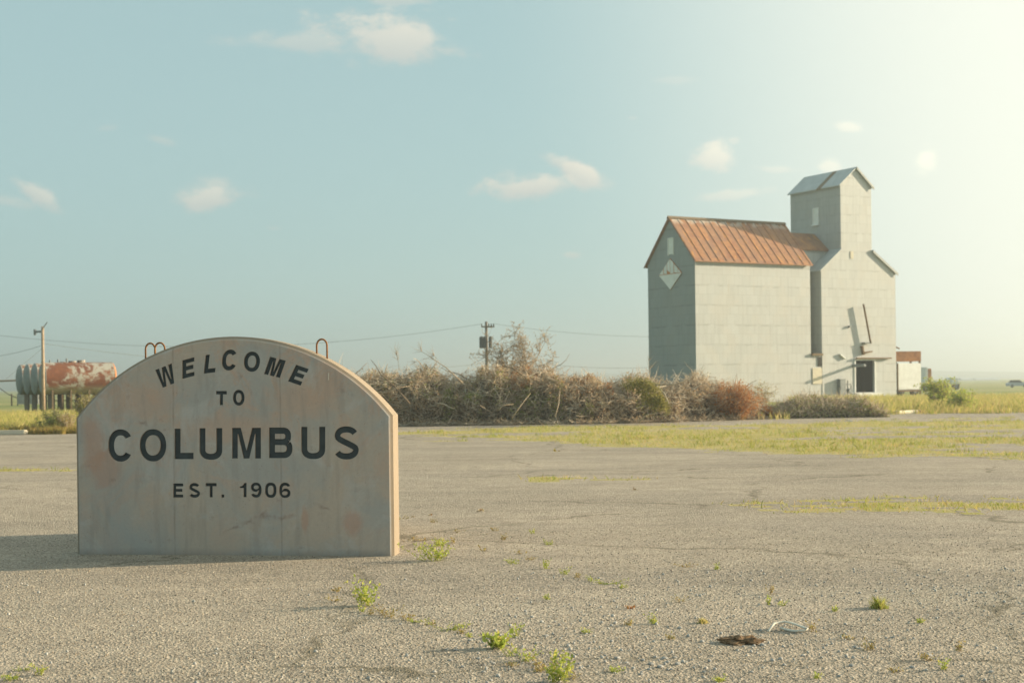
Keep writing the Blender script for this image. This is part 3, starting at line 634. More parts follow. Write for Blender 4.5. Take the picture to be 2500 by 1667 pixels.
# infill between annex and main block, door, dock, spout, beam, cabinet
g0, iz = onplane(1984, 868, E1, U)
MB().box(ax1 + .004, -.003, .03, 2.19, -.3, iz).build('infill_shed', 'clad', ele)
MB().box(ax1 + .02, -.02, -.14, 2.18, iz + .003, iz + .15).build('infill_ledge', 'wood', ele)
bx0, bz1 = onplane(1986, 898, E1, U); bx1, bz0 = onplane(2008, 937, E1, U)
MB().box(ax1 + .1, -.05, -.02, .027, bz0, bz1).build('patch_sheet', 'cream', ele)
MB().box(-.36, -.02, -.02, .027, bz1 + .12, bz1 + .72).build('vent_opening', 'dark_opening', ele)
fr = MB().box(dx0 - .10, dx0, -.05, .0, dz0, dz1 + .1).box(dx1, dx1 + .10, -.05, 0, dz0, dz1 + .1).box(dx0, dx1, -.05, 0, dz1, dz1 + .10).build('doorway', 'white_paint', ele)
MB().box(dx0 - .4, dx1 + .4, T_ + 1.6, T_ + 1.65, dz0, dz1 + .4).box(dx0 - .4, dx0 - .35, T_, T_ + 1.6, dz0, dz1 + .4).box(dx1 + .35, dx1 + .4, T_, T_ + 1.6, dz0, dz1 + .4).box(dx0 - .4, dx1 + .4, T_, T_ + 1.6, dz0 - .05, dz0).box(dx0 - .4, dx1 + .4, T_, T_ + 1.6, dz1 + .4, dz1 + .45).build('interior', 'dark_opening', fr)
hx = onplane(2172, 878, E1, U)[0]
MB().box(dx0 - .05, hx, -.22, -.051, dz1 + .11, dz1 + .19).build('door_rail', 'brown_pipe', ele)
MB().box(dx0 - .25, dx1 + .25, -.55, -.003, dz0 - .28, dz0 - .06).box(dx0 - .7, dx0 - .3, -.5, -.003, dz0 - .34, dz0 - .16).build('dock_ledge', 'white_paint', ele)
q1 = onplane(2101, 743, E1, U); q2 = onplane(2119, 839, E1, U); q3 = onplane(2101, 848, E1, U); q4 = onplane(2105, 866, E1, U)
def duct(pts, wx, y0, y1):
    mb = MB()
    for (x0, z0), (x1, z1) in zip(pts[:-1], pts[1:]): mb.prism([(x0 - wx, z0), (x0 + wx, z0), (x1 + wx, z1), (x1 - wx, z1)], 'y', y0, y1)
    return mb
duct([q1, ((q1[0] + q2[0]) / 2, (q1[1] + q2[1]) / 2), q2], .022, -.34, -.20).build('grain_spout', 'brown_pipe', ele)
MB().prism([(q2[0] - .55, q2[1] + .0), (q2[0], q2[1] + .0), (q2[0], q2[1] + .09), (q2[0] - .55, q2[1] + .09)], 'y', -.30, -.001).build('spout_bracket', 'steel', ele)
duct([(q3[0], q3[1] + .1), q4], .05, -.22, -.001).build('spout_bracket', 'brown_pipe', ele)
MB().prism([(q4[0] + .1, q4[1] + .10), (q4[0] + .75, q4[1] + .18), (q4[0] + .75, q4[1] + .26), (q4[0] + .1, q4[1] + .18)], 'y', -.2, -.001).build('spout_bracket', 'brown_pipe', ele)
bx, bz = onplane(2082, 893, E1, U)
MB().tube([(bx, 0.02, bz), (bx, -1.15, bz + .02)], .10, 10).build('hoist_beam', 'steel', ele)
ax_, az_ = onplane(2054, 874, E1, U)
MB().prism([(ax_ - .2, az_ + .2), (ax_ + .25, az_ - .08), (ax_ + .25, az_ + .0), (ax_ - .2, az_ + .28)], 'y', -.16, -.001).build('vent_hood', 'white_paint', ele)
sx, sz = onplane(2073, 797, E1, U)
MB().box(sx - .1, sx + .12, -.16, -.001, sz - .06, sz + .06).build('wall_lamp_bracket', 'steel', ele)
vx, vz = onplane(2079, 623, E1, U); MB().box(vx - .12, vx + .14, -.03, -.001, vz - .25, vz + .25).build('patch_sheet', 'cream', ele)
kx, kz1 = onplane(2046, 925, E1, U)
MB().box(kx - .08, kx + .38, -.32, -.001, .25, kz1).build('meter_cabinet', 'steel', ele)
mb = MB(); 
for q in (0, .28, .5): mb.tube([(kx + .45, -.2 , .3 + q * 1.5), (kx + .95, -.2, .3 + q * 1.5)], .03, 6)
mb.tube([(kx + .6, -.25, 0), (kx + .6, -.25, 1.3)], .04, 6).tube([(kx + .9, -.25, 0), (kx + .9, -.25, 1.0)], .05, 6).tube([(kx + .75, -.12, .62), (kx + .75, -.38, .62)], .16, 10)
mb.build('gas_meter', 'steel', ele)
# pole stub out of the right side
mb = MB().tube([(MW, 1, onplane(2190, 834, pr, U)[1]), (MW + .9, .6, onplane(2200, 847, pr, U)[1] - .1)], .05, 6); mb.build('side_bracket', 'brown_pipe', ele)

# ---------------------------------------------------------------- utility poles and cables
def pole(px, ptop, Z, h, r_, lab, m, arms):
    p = at(px, ptop, Z); H = p.z; e = empty('utility_pole', (p.x, Z, 0), 0, label=lab, cat='utility pole')
    MB().tube([(0, 0, -.5), (0, 0, H * .5), (0, 0, H)], [r_ * 1.15, r_, r_ * .82], 10).build('post', m, e, True)
    return e, H, p.x
e, H, X1 = pole(104, 797, 74, 6, .085, 'bare sunlit wooden pole in front of the rusty tanks', 'pole_wood', 0)
MB().box(-.42, .0, -.14, -.09, H - .32, H - .22).tube([(.05, -.1, H - .1), (.28, -.1, H + .22)], .03, 6).build('bracket', 'steel', e)
MB().tube([(-.36, -.12, H - .45), (-.36, -.12, H - .15)], .07, 8).build('insulator', 'steel', e)
e2, H2, X2 = pole(1187, 785, 120, 9, .13, 'dark wooden pole with crossarm and transformers rising behind the brush pile', 'pole_dark', 1)
MB().box(-.42, .70, -.20, -.12, H2 - .50, H2 - .38).build('crossarm', 'pole_dark', e2)
for q in (-.38, .22, .42, .62): MB().tube([(q, -.16, H2 - .38), (q, -.16, H2 - .18)], .045, 8).build('insulator', 'dark_steel', e2)
for q, r_ in ((-.40, .20), (-.14, .13), (.34, .15)):
    MB().tube([(q, -.2, H2 - 2.25), (q, -.2, H2 - 2.2), (q, -.2, H2 - 1.35), (q, -.2, H2 - 1.25)], [r_ * .7, r_, r_, r_ * .5], 12).build('transformer', 'dark_steel', e2)
MB().box(-.55, .5, -.19, -.13, H2 - 1.75, H2 - 1.68).build('transformer_bracket', 'dark_steel', e2)
def cable(p0, p1, sag_, lab, r_=.013):
    p0, p1 = Vector(p0), Vector(p1); pts = []
    for i in range(25):
        t_ = i / 24; p = p0.lerp(p1, t_); p.z -= sag_ * 4 * t_ * (1 - t_); pts.append(p)
    tag(MB().tube(pts, r_, 5).build('power_cable', 'wire'), label=lab, cat='power cable', group='overhead power cables')
T2 = Vector((X2, 119.8, H2))
cable(T2 + Vector((-.38, 0, -.2)), at(-60, 812, 112), 1.5, 'upper cable running left from the crossarm pole over the sign')
cable(T2 + Vector((.62, 0, -.2)), at(1600, 822, 128), .25, 'upper cable running right from the crossarm pole to the elevator')
cable(T2 + Vector((-.1, 0, -2.3)) + Vector((0, 0, -1.2)), at(640, 900, 100), .4, 'lower cable sloping down left from the crossarm pole')
cable(T2 + Vector((.3, 0, -3.0)) + Vector((0, 0, 0)), at(1590, 897, 126), .35, 'lower cable sloping down right from the crossarm pole')
T1 = Vector((X1, 74, H))
cable(T1 + Vector((.1, 0, -.9)), at(420, 876, 80), .05, 'thin cable sloping right from the bare pole over the tanks', .010)
cable(T1 + Vector((-.1, 0, -1.0)), at(-40, 873, 80), .1, 'thin cable sloping left from the bare pole', .010)
cable(T1 + Vector((0, 0, -1.1)), at(15, 925, 72), 0, 'guy wire running steeply down from the bare pole', .009)

# ---------------------------------------------------------------- fuel tanks
TZ = 80; TR = 39.0 / F * TZ; ta = R(29); c0 = at(190, 923.5, TZ); cz = c0.z
L_T = 3.75
tk = empty('fuel_tank', (c0.x, TZ, 0), ta, group='rusty fuel tanks in a row')
prof = [(-L_T / 2 - .20, .02), (-L_T / 2 - .195, TR * .3), (-L_T / 2 - .17, TR * .6), (-L_T / 2 - .125, TR * .82), (-L_T / 2 - .07, TR * .94), (-L_T / 2 - .02, TR * .995), (-L_T / 2, TR)]
MB().tube([(p[0], 0, cz) for p in prof[6:]] + [(L_T / 2, 0, cz)], [TR, TR], 40, False).build('shell', 'tank', tk, True)
tk.children[0].data.transform(Matrix.Translation((0, 0, -cz))); tk.children[0].location.z = cz
MB().tube([(p[0], 0, cz) for p in prof], [p[1] for p in prof], 40).build('end_cap', 'tank_end', tk, True)
MB().tube([(-p[0], 0, cz) for p in prof], [p[1] for p in prof], 40).build('end_cap', 'rust_band', tk, True)
MB().tube([(.2, 0, cz + TR - .05), (.2, 0, cz + TR + .12)], .22, 14).build('hatch', 'tank', tk)
MB().tube([(-.6, 0, cz + TR - .05), (-.6, 0, cz + TR + .22)], .05, 8).build('vent_pipe', 'steel', tk)
for q in (-1.5, -.5, .5, 1.5):
    MB().prism([(-TR * .7, 0), (TR * .7, 0), (TR * .7, cz - TR * .62), (TR * .35, cz - TR * .98), (-TR * .35, cz - TR * .98), (-TR * .7, cz - TR * .62)], 'x', q - .04, q + .04).build('saddle', 'wood', tk)
labs = ['rusty white fuel tank, the nearest of the four in the row', 'fuel tank second from the front, mostly hidden behind the nearest rusty one', 'fuel tank third from the front in the row behind the pole', 'fuel tank farthest back and leftmost in the row']
off = Vector((-math.sin(ta), math.cos(ta), 0))
for i in range(4):
    o = tk if i == 0 else copy_tree(tk)
    o.location = Vector((c0.x, TZ, 0)) + off * (i * 2.35); tag(o, label=labs[i], cat='fuel tank')
# picket posts below the tanks
fe = empty('picket_fence', gp(110, 996), R(4), label='broken picket fence standing in weeds below the rusty tanks', cat='fence')
for i in range(17):
    MB().box(i * .30, i * .30 + .07, -.02, .02, -.1, .75 + .12 * random.random()).build('picket', 'dark_steel' if i % 3 else 'wood', fe)
MB().box(-.1, 5.2, .022, .05, .5, .57).build('rail', 'wood', fe)
# pump skid and loading boom at far left
sk = empty('pump_skid', gp(70, 990), R(10), label='blue grey pump skid with pipe frame left of the bare pole', cat='pump')
MB().box(-.85, .85, -.5, .5, .12, .95).build('housing', 'tank_end', sk, bevel=.03)
mb = MB()
for q in (-.9, -.3, .35, .95): mb.tube([(q, 0, 0), (q * .8, 0, 2.35 if abs(q) < .5 else 1.7)], .05, 6)
mb.tube([(-.9, 0, .9), (.4, 0, 2.3)], .05, 6).tube([(.95, 0, 1.0), (0, 0, 2.3)], .05, 6); mb.build('frame', 'dark_steel', sk)
MB().tube([(-4.5, 0, 2.05), (1.1, 0, 2.15)], .075, 8).build('boom_pipe', 'wood', sk)
MB().tube([(-2.6, .1, 1.7), (-1.6, .1, .95), (-.8, .1, .6)], .035, 6).build('hose', 'dark_steel', sk)
for i, q in enumerate((-1.35, 1.35)): MB().box(q - .05, q + .05, -.1, .1, 0, 1.0).build('leg', 'wood', sk)

# ---------------------------------------------------------------- brush pile
TOPS = [(780, 918), (840, 912), (900, 908), (960, 904), (1100, 912), (1180, 906), (1250, 896), (1330, 894), (1385, 912), (1440, 921), (1500, 928), (1545, 922), (1600, 914), (1660, 928), (1720, 914), (1760, 930), (1800, 945), (1850, 955), (1885, 985), (1912, 1022)]
BASE = [(780, 1044), (1000, 1040), (1400, 1035), (1650, 1030), (1912, 1020)]
def pile_section(px):
    px0_ = px
    g = gp(px, np.interp(px, *zip(*BASE))); Zc = g.y + .9
    zt = at(px, np.interp(px, *zip(*TOPS)), Zc + .4).z - .22
    return g, max(zt * (1 + .16 * noise.fractal(Vector((px0_ * .012, 0, 8)), .8, 2, 3)), .12)
pile = empty('brush_pile', gp(1380, 1035) + Vector((0, 1.2, 0)), 0, label='long tangled heap of cut branches and dead leaves across the lot', cat='brush pile')
PO = pile.location.copy()
def pile_pt(px, a, s_):                     # a: 0 front foot .. pi rear foot, s_: 0 centre .. 1 skin
    g, h = pile_section(px); hw_ = 1.5 + .3 * pnoise(px * .01, 2, 1)
    lump = 1 + .24 * noise.fractal(Vector((px * .03, a * 2, 3)), .8, 2, 4)
    return Vector((g.x, g.y + hw_ - math.cos(a) * hw_ * s_ * lump, max(.02, (abs(math.sin(a)) ** .6) * h * s_ * lump)))
vs, fs = [], []; NU, NV = 150, 16
for i in range(NU + 1):
    for j in range(NV + 1):
        vs.append(pile_pt(780 + (1905 - 780) * i / NU, PI * j / NV, .84) - PO)
for i in range(NU):
    for j in range(NV): a = i * (NV + 1) + j; fs.append((a, a + 1, a + NV + 2, a + NV + 1))
MB().add(vs, fs).build('heap_core', 'mound', pile)
def pile_pts(n, lo=.86, hi=1.08, a0=.0, a1=PI * .75, p0=785, p1=1905, clump=None):
    out = []
    while len(out) < n:
        px = random.uniform(p0, p1); a = random.uniform(a0, a1)
        if clump and noise.fractal(Vector((px * .022 + clump, a * 1.6, clump)), .8, 2, 3) < .02: continue
        out.append(pile_pt(px, a, random.uniform(lo, hi)) - PO)
    return np.array([tuple(p) for p in out])
P_ = pile_pts(7500, .84, 1.0); D = unit(len(P_)); D[:, 2] *= .8
twigs(P_, D, rs.uniform(.12, .5, len(P_)), rs.uniform(.005, .012, len(P_)), 'branches', 'bark', pile, .35)
P_ = pile_pts(5200, .94, 1.06); D = unit(len(P_)); D[:, 2] *= .6; D[:, 1] *= .5
twigs(P_, D, rs.uniform(.2, .7, len(P_)), rs.uniform(.006, .013, len(P_)), 'branches', 'palebark', pile, .45, 4)
P_ = pile_pts(1000, .88, 1.0); D = unit(len(P_)); D[:, 2] *= .35
twigs(P_, D, rs.uniform(.4, 1.1, len(P_)), rs.uniform(.012, .03, len(P_)), 'branches', 'bark', pile, .3, 4)
P_ = pile_pts(460, .97, 1.0, PI * .3, PI * .6); D = unit(len(P_)) * .6; D[:, 2] += 1
_, ends = twigs(P_, D, rs.uniform(.10, .42, len(P_)), .006, 'branches', 'bark', pile, .25)
ends = np.concatenate([e_ + unit(len(e_)) * .05 for e_ in ends[1:] for _ in range(3)])
leaves(ends, .05, 'dead_leaves', 'deadleaf', pile)
leaves(pile_pts(19000, .86, 1.09, clump=1.3), .075, 'dead_leaves', 'deadleaf', pile)
leaves(pile_pts(12000, .88, 1.05), .06, 'dead_leaves', 'deadleaf', pile)
leaves(pile_pts(2600, .92, 1.06, .02, .9, 1080, 1600, clump=4.4), .07, 'green_leaves', 'greenleaf', pile)
leaves(pile_pts(900, .92, 1.06, .3, 1.4, 780, 1300, clump=7.4), .07, 'green_leaves', 'greenleaf', pile)
leaves(pile_pts(2600, .95, 1.08, .6, 1.8, 1250, 1500, clump=3.1), .06, 'rust_leaves', 'orangeleaf', pile)
P_ = pile_pts(1500, 1.0, 1.28, 0, .12); P_[:, 2] = rs.uniform(.01, .09, len(P_)); P_[:, 1] -= rs.uniform(0, .5, len(P_)) ** 2
D = unit(len(P_)); D[:, 2] = np.abs(D[:, 2]) * .25; twigs(P_, D, rs.uniform(.1, .6, len(P_)), rs.uniform(.004, .014, len(P_)), 'branches', 'bark', pile, .35)
P_ = pile_pts(2500, 1.0, 1.2, 0, .3); P_[:, 2] = rs.uniform(.01, .2, len(P_)); leaves(P_, .07, 'dead_leaves', 'deadleaf', pile)
# second, lower heap in front of the elevator door
def heap(name, px0, px1, pyb0, pyb1, h, lab, nt, nl, greens=0, dpt=1.3):
    a, b = gp(px0, pyb0), gp(px1, pyb1); c_ = (a + b) / 2; e = empty(name, c_ + Vector((0, dpt, 0)), 0, label=lab, cat='brush pile')
    O = e.location
    def pt(u, an, s_):
        q = a.lerp(b, u); hh_ = h * min(1, 5 * u, 5 * (1 - u)) ** .5 * (1 + .35 * noise.fractal(Vector((u * 7, an, px0)), .8, 2, 3))
        return Vector((q.x, q.y + dpt - math.cos(an) * dpt * s_, max(.02, math.sin(an) ** .7 * hh_ * s_))) - O
    vs = [pt(i / 40, PI * j / 10, .82) for i in range(41) for j in range(11)]; fs = [(i * 11 + j, i * 11 + j + 1, i * 11 + j + 12, i * 11 + j + 11) for i in range(40) for j in range(10)]
    MB().add(vs, fs).build('heap_core', 'mound', e)
    def pts(n): return np.array([tuple(pt(random.random(), random.uniform(0, PI * .8), random.uniform(.85, 1.12))) for _ in range(n)])
    q = pts(nt); D = unit(nt); D[:, 2] += .3; twigs(q, D, rs.uniform(.12, .5, nt), rs.uniform(.005, .014, nt), 'branches', 'bark', e, .35)
    leaves(pts(nl), .06, 'dead_leaves', 'deadleaf', e)
    if greens: leaves(pts(greens), .07, 'green_leaves', 'greenleaf', e)
    return e
heap('brush_pile', 1900, 2170, 1022, 1018, .60, 'low twiggy brush heap between the orange bush and the weeds by the elevator door', 2600, 4500, 4500)
# shrubs: stems + leaf crown
def shrub(name, loc, wid, hgt, n, m, lab, cat='bush', lsize=.06, stems=14, dens=.5, grp=None, barkm='bark', dep=None):
    e = empty(name, loc, 0, label=lab, cat=cat, group=grp); dep = dep or wid
    D = unit(stems); D[:, 2] = np.abs(D[:, 2]) + .5; D[:, 0] *= wid / hgt * .9; D[:, 1] *= dep / hgt * .9
    P0 = np.zeros((stems, 3)); P0[:, :2] = rs.normal(size=(stems, 2)) * wid * .05
    Ln = hgt * rs.uniform(.7, 1.0, stems)
    _, pts = twigs(P0, D, Ln, hgt * .012 + .004, 'stem', barkm, e, .22, 5)
    sub_ = np.concatenate([p for p in pts[2:]]); k = 8
    S0 = np.repeat(sub_, k, 0); D2 = unit(len(S0)); D2[:, 2] += .35
    _, p2 = twigs(S0, D2, hgt * .22, .005, 'twig', barkm, e, .3, 3)
    cand = np.concatenate(p2[1:]); cand = cand[rs.randint(0, len(cand), n)] + rs.normal(size=(n, 3)) * hgt * .035
    cand = cand[(cand[:, 2] > .01)]
    leaves(cand, lsize, 'foliage', m, e); return e
sp = pile_pt(1250, PI * .55, .9)
# bare tree top sticking out of the pile
tr = empty('bare_tree', Vector((at(1262, 930, sp.y).x, sp.y + .6, .6)), 0, label='pale leafless tree crown rising from the tallest part of the brush pile', cat='tree')
P0 = np.zeros((9, 3)); P0[:, 0] = rs.uniform(-.5, .5, 9); D = unit(9) * .7; D[:, 2] = 1
D[:, 0] = np.linspace(-.5, .5, 9); D[:, 1] *= .4
_, a1_ = twigs(P0, D, rs.uniform(1.9, 2.6, 9), .03, 'trunk', 'bark_pale', tr, .18, 6)
S0 = np.repeat(np.concatenate(a1_[2:]), 6, 0); D = unit(len(S0)); D[:, 2] += .5
_, a2_ = twigs(S0, D, rs.uniform(.2, .6, len(S0)), .010, 'limb', 'bark_pale', tr, .25, 4)
S1 = np.repeat(np.concatenate(a2_[2:]), 2, 0); D = unit(len(S1)); D[:, 2] += .3
_, a3_ = twigs(S1, D, rs.uniform(.1, .3, len(S1)), .007, 'twig', 'bark_pale', tr, .3, 2)
cnd = np.concatenate(a3_[1:]); cnd = cnd[rs.randint(0, len(cnd), 3400)]
leaves(cnd, .055, 'crown', 'deadleaf', tr)
g = gp(1800, 1026); shrub('bush', Vector((g.x, g.y + .5, 0)), 1.45, 1.25, 9500, 'orangeleaf', 'rusty orange leaved bush at the right end of the long brush pile', lsize=.06, stems=46, dep=.8)
g = gp(1880, 1022); shrub('bush', Vector((g.x, g.y + .3, 0)), .5, .42, 1300, 'orangeleaf', 'small low orange bush tip just right of the large orange bush', lsize=.05, stems=14)
g = gp(1870, 1010); shrub('bush', Vector((g.x, g.y + .9, 0)), .55, 1.35, 900, 'dryleaf', 'thin yellowing bush against the annex wall behind the orange bush', lsize=.055, stems=12)
# dark cedar bough draped over the pile
ced = empty('cedar_bough', at(1585, 1000, 47.0), 0, label='dark green cedar bough draped over the top of the brush pile', cat='bough'); ced.location.z = .0
pts_ = []
CO = ced.location
for _ in range(5200):
    t_ = random.random() ** .8; u = random.uniform(-1, 1)
    px = 1560 + 62 * t_ + u * (34 - 18 * t_) * (1 - .2 * t_) - (20 if t_ < .3 else 0) * random.random(); py = 918 + 75 * t_ ** 1.6 + abs(u) * 16 + random.uniform(0, 14)
    p = at(px, py, 47.4 - .6 * random.random() - .5 * t_); pts_.append(tuple(p - CO))
pts_ = [q for q in pts_ if noise.fractal(Vector(q) * 1.9, .8, 2, 3) > -.10]; leaves(np.array(pts_) + rs.normal(size=(len(pts_), 3)) * .06, .065, 'foliage', 'cedarleaf', ced)
MB().tube([at(1545, 930, 47.6) - CO, at(1590, 932, 47.3) - CO, at(1622, 960, 46.9) - CO, at(1633, 985, 46.6) - CO], [.04, .03, .02, .01], 6).build('stem', 'bark', ced)
# large single branches that read on their own
def branch(pts, r0, lab, fork=True, m='bark_pale', Zb=46.6):
    P = [at(px, py, Zb + dz_) for px, py, dz_ in pts]; O = P[0].copy(); e = empty('dead_branch', O, 0, label=lab, cat='branch', group='large dead branches on the brush pile')
    P = [p - O for p in P]; MB().tube(P, [r0 * .62 * (1 - .75 * i / (len(P) - 1)) for i in range(len(P))], 7).build('limb', m, e, True)
    if fork:
        n = 16; src = np.array([tuple(P[random.randint(max(1, len(P) // 2), len(P) - 1)]) for _ in range(n)]); D = unit(n) * .7 + np.array(tuple((P[-1] - P[0]).normalized()))
        twigs(src, D, rs.uniform(.15, .5, n), .006, 'twig', m, e, .3, 4)
branch([(1000, 985, -.6), (965, 945, -.3), (930, 915, 0), (918, 893, 0), (905, 878, 0)], .05, 'bent brown branch poking up just right of the sign edge', False, 'pole_dark')
branch([(1130, 935, 0), (1090, 898, 0), (1060, 878, .2), (1030, 858, .3)], .035, 'pale bare branch arching up left of the utility pole')
branch([(1050, 905, 0), (1070, 880, 0), (1060, 868, .2), (1015, 884, .3)], .02, 'thin pale forked branch left of the arching branch')
branch([(1275, 915, 0), (1250, 898, 0), (1228, 893, .1), (1215, 873, .2), (1200, 866, .2)], .045, 'dark crooked branch in front of the bare tree', True, 'pole_dark')
branch([(1250, 1020, -1.8), (1275, 985, -1.5), (1295, 960, -1.2)], .035, 'pale diagonal branch low on the middle of the pile', False)
branch([(1215, 1002, -1.9), (1230, 989, -1.8), (1255, 986, -1.7)], .03, 'short white curved branch on the pile face', False)
branch([(1355, 1018, -1.9), (1364, 985, -1.5), (1367, 950, -1.0)], .035, 'upright pale limb on the pile face', False)
branch([(1460, 983, -1.6), (1480, 990, -1.7), (1492, 978, -1.6)], .045, 'short thick pale limb curled like a hook', False)
branch([(1530, 975, -1.4), (1555, 972, -1.4), (1565, 962, -1.3)], .05, 'pale thick limb end below the cedar bough', False)
branch([(1600, 940, -.3), (1650, 938, -.3), (1690, 922, -.1), (1705, 905, 0)], .04, 'pale limb lying over the crest before the annex corner', True)
branch([(1560, 1030, -2.0), (1580, 1012, -1.9), (1610, 1008, -1.8), (1640, 1028, -2.0)], .035, 'arched pale roots at the foot of the pile', True)
branch([(1560, 930, -.2), (1585, 900, 0), (1583, 880, 0)], .02, 'thin upright twig beside the annex shaded wall', True)
branch([(935, 960, -.6), (965, 948, -.5), (1000, 942, -.4)], .045, 'pale broken limb low beside the sign', False)
branch([(975, 905, 0), (972, 880, 0), (968, 868, 0)], .012, 'fine leafy twig standing above the pile near the sign', True)

# left side berm bushes
g = gp(120, 1055); shrub('bush', Vector((g.x, g.y + .6, 0)), .75, .72, 4200, 'greenleaf', 'olive green bush at the lot edge left of the sign', lsize=.05, stems=30)
g = gp(152, 1058); shrub('bush', Vector((g.x, g.y + .4, 0)), .35, .6, 1500, 'dryleaf', 'dry tan bush beside the olive bush left of the sign', lsize=.045, stems=22)
g = gp(178, 1050); shrub('bush', Vector((g.x, g.y + 1.8, 0)), .9, 1.15, 5200, 'cedarleaf', 'dark shaded bush half hidden by the left edge of the sign', lsize=.055, stems=30)
g = gp(60, 1060); shrub('bush', Vector((g.x, g.y + .6, 0)), .6, .28, 1500, 'dryleaf', 'low straw coloured bush at far left lot edge', lsize=.045, stems=18)
g = gp(222, 985); shrub('bush', Vector((g.x, g.y - 2.5, 0)), 1.1, 1.9, 1700, 'greenleaf', 'sparse weedy bush in front of the nearest tank', lsize=.06, stems=20)
g = gp(2300, 1000); shrub('bush', Vector((g.x, g.y + .6, 0)), .6, 1.35, 2600, 'weedleaf', 'bright green bush right of the white trailer', lsize=.09, stems=26)
g = gp(2300, 1005); shrub('bush', Vector((g.x + .9, g.y, 0)), .8, .9, 2200, 'weedleaf', 'low yellow green bush at the foot of the tall bright bush', lsize=.08, stems=20)

# ---------------------------------------------------------------- vehicles by the elevator
def wheel(par, x, y, r_, wd):
    w_ = MB().tube([(x, y - wd / 2, r_), (x, y - wd / 2 + .03, r_), (x, y + wd / 2 - .03, r_), (x, y + wd / 2, r_)], [r_ * .9, r_, r_, r_ * .9], 18).build('wheel', 'rubber', par)
    MB().tube([(x, y - wd / 2 - .02, r_), (x, y - wd / 2 + .01, r_)], r_ * .5, 12).build('rim', 'steel', w_)
tz = 116; a_ = at(2193, 952, tz); b_ = at(2258, 886, tz); ww_ = b_.x - a_.x; hh_ = b_.z
tra = empty('box_trailer', (a_.x, tz, 0), R(26), label='white box trailer parked at the right side of the elevator', cat='trailer')
ww_ *= 1.12; MB().box(0, ww_, 0, 5, a_.z, hh_).build('body', 'white_paint', tra, bevel=.05)
MB().box(-.06, 0.0, -.03, .1, a_.z, hh_).box(0, ww_ - .3, -.03, .1, a_.z - .14, a_.z - .003).build('frame', 'brown_pipe', tra)
wheel(tra, .5, .35, .38, .3); wheel(tra, ww_ - .5, .35, .38, .3); wheel(tra, .5, 4, .38, .3); wheel(tra, ww_ - .5, 4, .38, .3)
MB().box(.35, .55, -.02, .05, .0, a_.z).build('landing_leg', 'dark_steel', tra)
tz = 119; a_ = at(2185, 882, tz); b_ = at(2252, 857, tz)
rb = empty('storage_bin', (a_.x, tz + 4, 0), R(8), label='rusty orange sheet metal bin showing above the white trailer', cat='storage bin')
MB().box(0, b_.x - a_.x, 0, 2, a_.z, b_.z).build('sheet_side', 'rust_band', rb, bevel=.03)
mb = MB()
for x in (.1, b_.x - a_.x - .1):
    for y in (.1, 1.9): MB().box(x - .07, x + .07, y - .07, y + .07, 0, a_.z).build('leg', 'brown_pipe', rb)
rb.location.y = tz
tz = 150; a_ = at(2259, 960, tz); b_ = at(2275, 896, tz)
tkr = empty('truck', (a_.x, tz, 0), R(6), label='white and brown truck end just right of the box trailer', cat='truck')
mb = MB().box(0, (b_.x - a_.x) * .45, 0, 6, .9, b_.z); mb.build('cargo_body', 'white_paint', tkr, bevel=.05)
MB().box((b_.x - a_.x) * .46, b_.x - a_.x, .05, 6, .9, b_.z - .15).build('side_panel', 'rust_band', tkr, bevel=.03)
wheel(tkr, .3, .4, .5, .3); wheel(tkr, .8, 4, .5, .3)
tz = 165; a_ = at(2278, 956, tz); b_ = at(2335, 922, tz); q = b_.x - a_.x
pk_ = empty('farm_truck', (a_.x, tz, 0), 0, label='distant pale farm truck behind the bright green bush', cat='truck')
MB().prism([(0, .7), (q * .75, .7), (q * .75, b_.z - .2), (0, b_.z - .5)], 'y', 0, 2.2).build('cargo_body', 'white_paint', pk_, bevel=.04)
MB().prism([(q * .77, .6), (q * 1.1, .6), (q * 1.08, 1.3), (q * .98, b_.z), (q * .77, b_.z)], 'y', 0, 2.2).build('cab', 'white_paint', pk_, bevel=.05)
MB().prism([(q * .87, 1.35), (q * 1.03, 1.35), (q * .965, b_.z - .2), (q * .87, b_.z - .2)], 'y', -.02, -.004).build('side_window', 'glass', pk_)
for x in (.5, 1.4, q * .98): wheel(pk_, x, .2, .45, .3)
tz = 175; a_ = at(2462, 958, tz); b_ = at(2500, 944, tz); q = 2.4
car = empty('parked_car', (a_.x, tz, .12), 0, label='small distant blue grey car at the right edge of the field', cat='car')
MB().prism([(0, .3), (4.2, .3), (4.2, .75), (3.7, .95), (3.1, 1.02), (.3, 1.0), (0, .85)], 'y', 0, 1.7).build('body', simple('car_paint', (.36, .42, .48), (.32, .38, .44), 2, .35), car, bevel=.05)
MB().prism([(.5, 1.02), (3.0, 1.02), (2.4, 1.5), (.9, 1.5)], 'y', .12, 1.58).build('greenhouse', 'dark_steel', car, bevel=.03)
for x in (.8, 3.4): wheel(car, x, .1, .33, .22)
car.scale = (.6, .6, .6)
# pale distant shed roofs in the field
for i, (x0, x1, lab) in enumerate(((2350, 2375, 'low pale shed far out in the field, left one'), (2385, 2440, 'long low pale shed far out in the field, right one'))):
    a_ = at(x0, 932, 700); b_ = at(x1, 926.5, 700); e = empty('shed', (a_.x, 700, 0), 0, label=lab, cat='shed')
    MB().box(0, b_.x - a_.x, 0, 8, 0, b_.z).build('wall', 'white_paint', e); MB().prism([(-.3, b_.z), (8.3, b_.z), (4, b_.z + 1)], 'x', -.3, b_.x - a_.x + .3).build('roof', 'roof_grey', e)

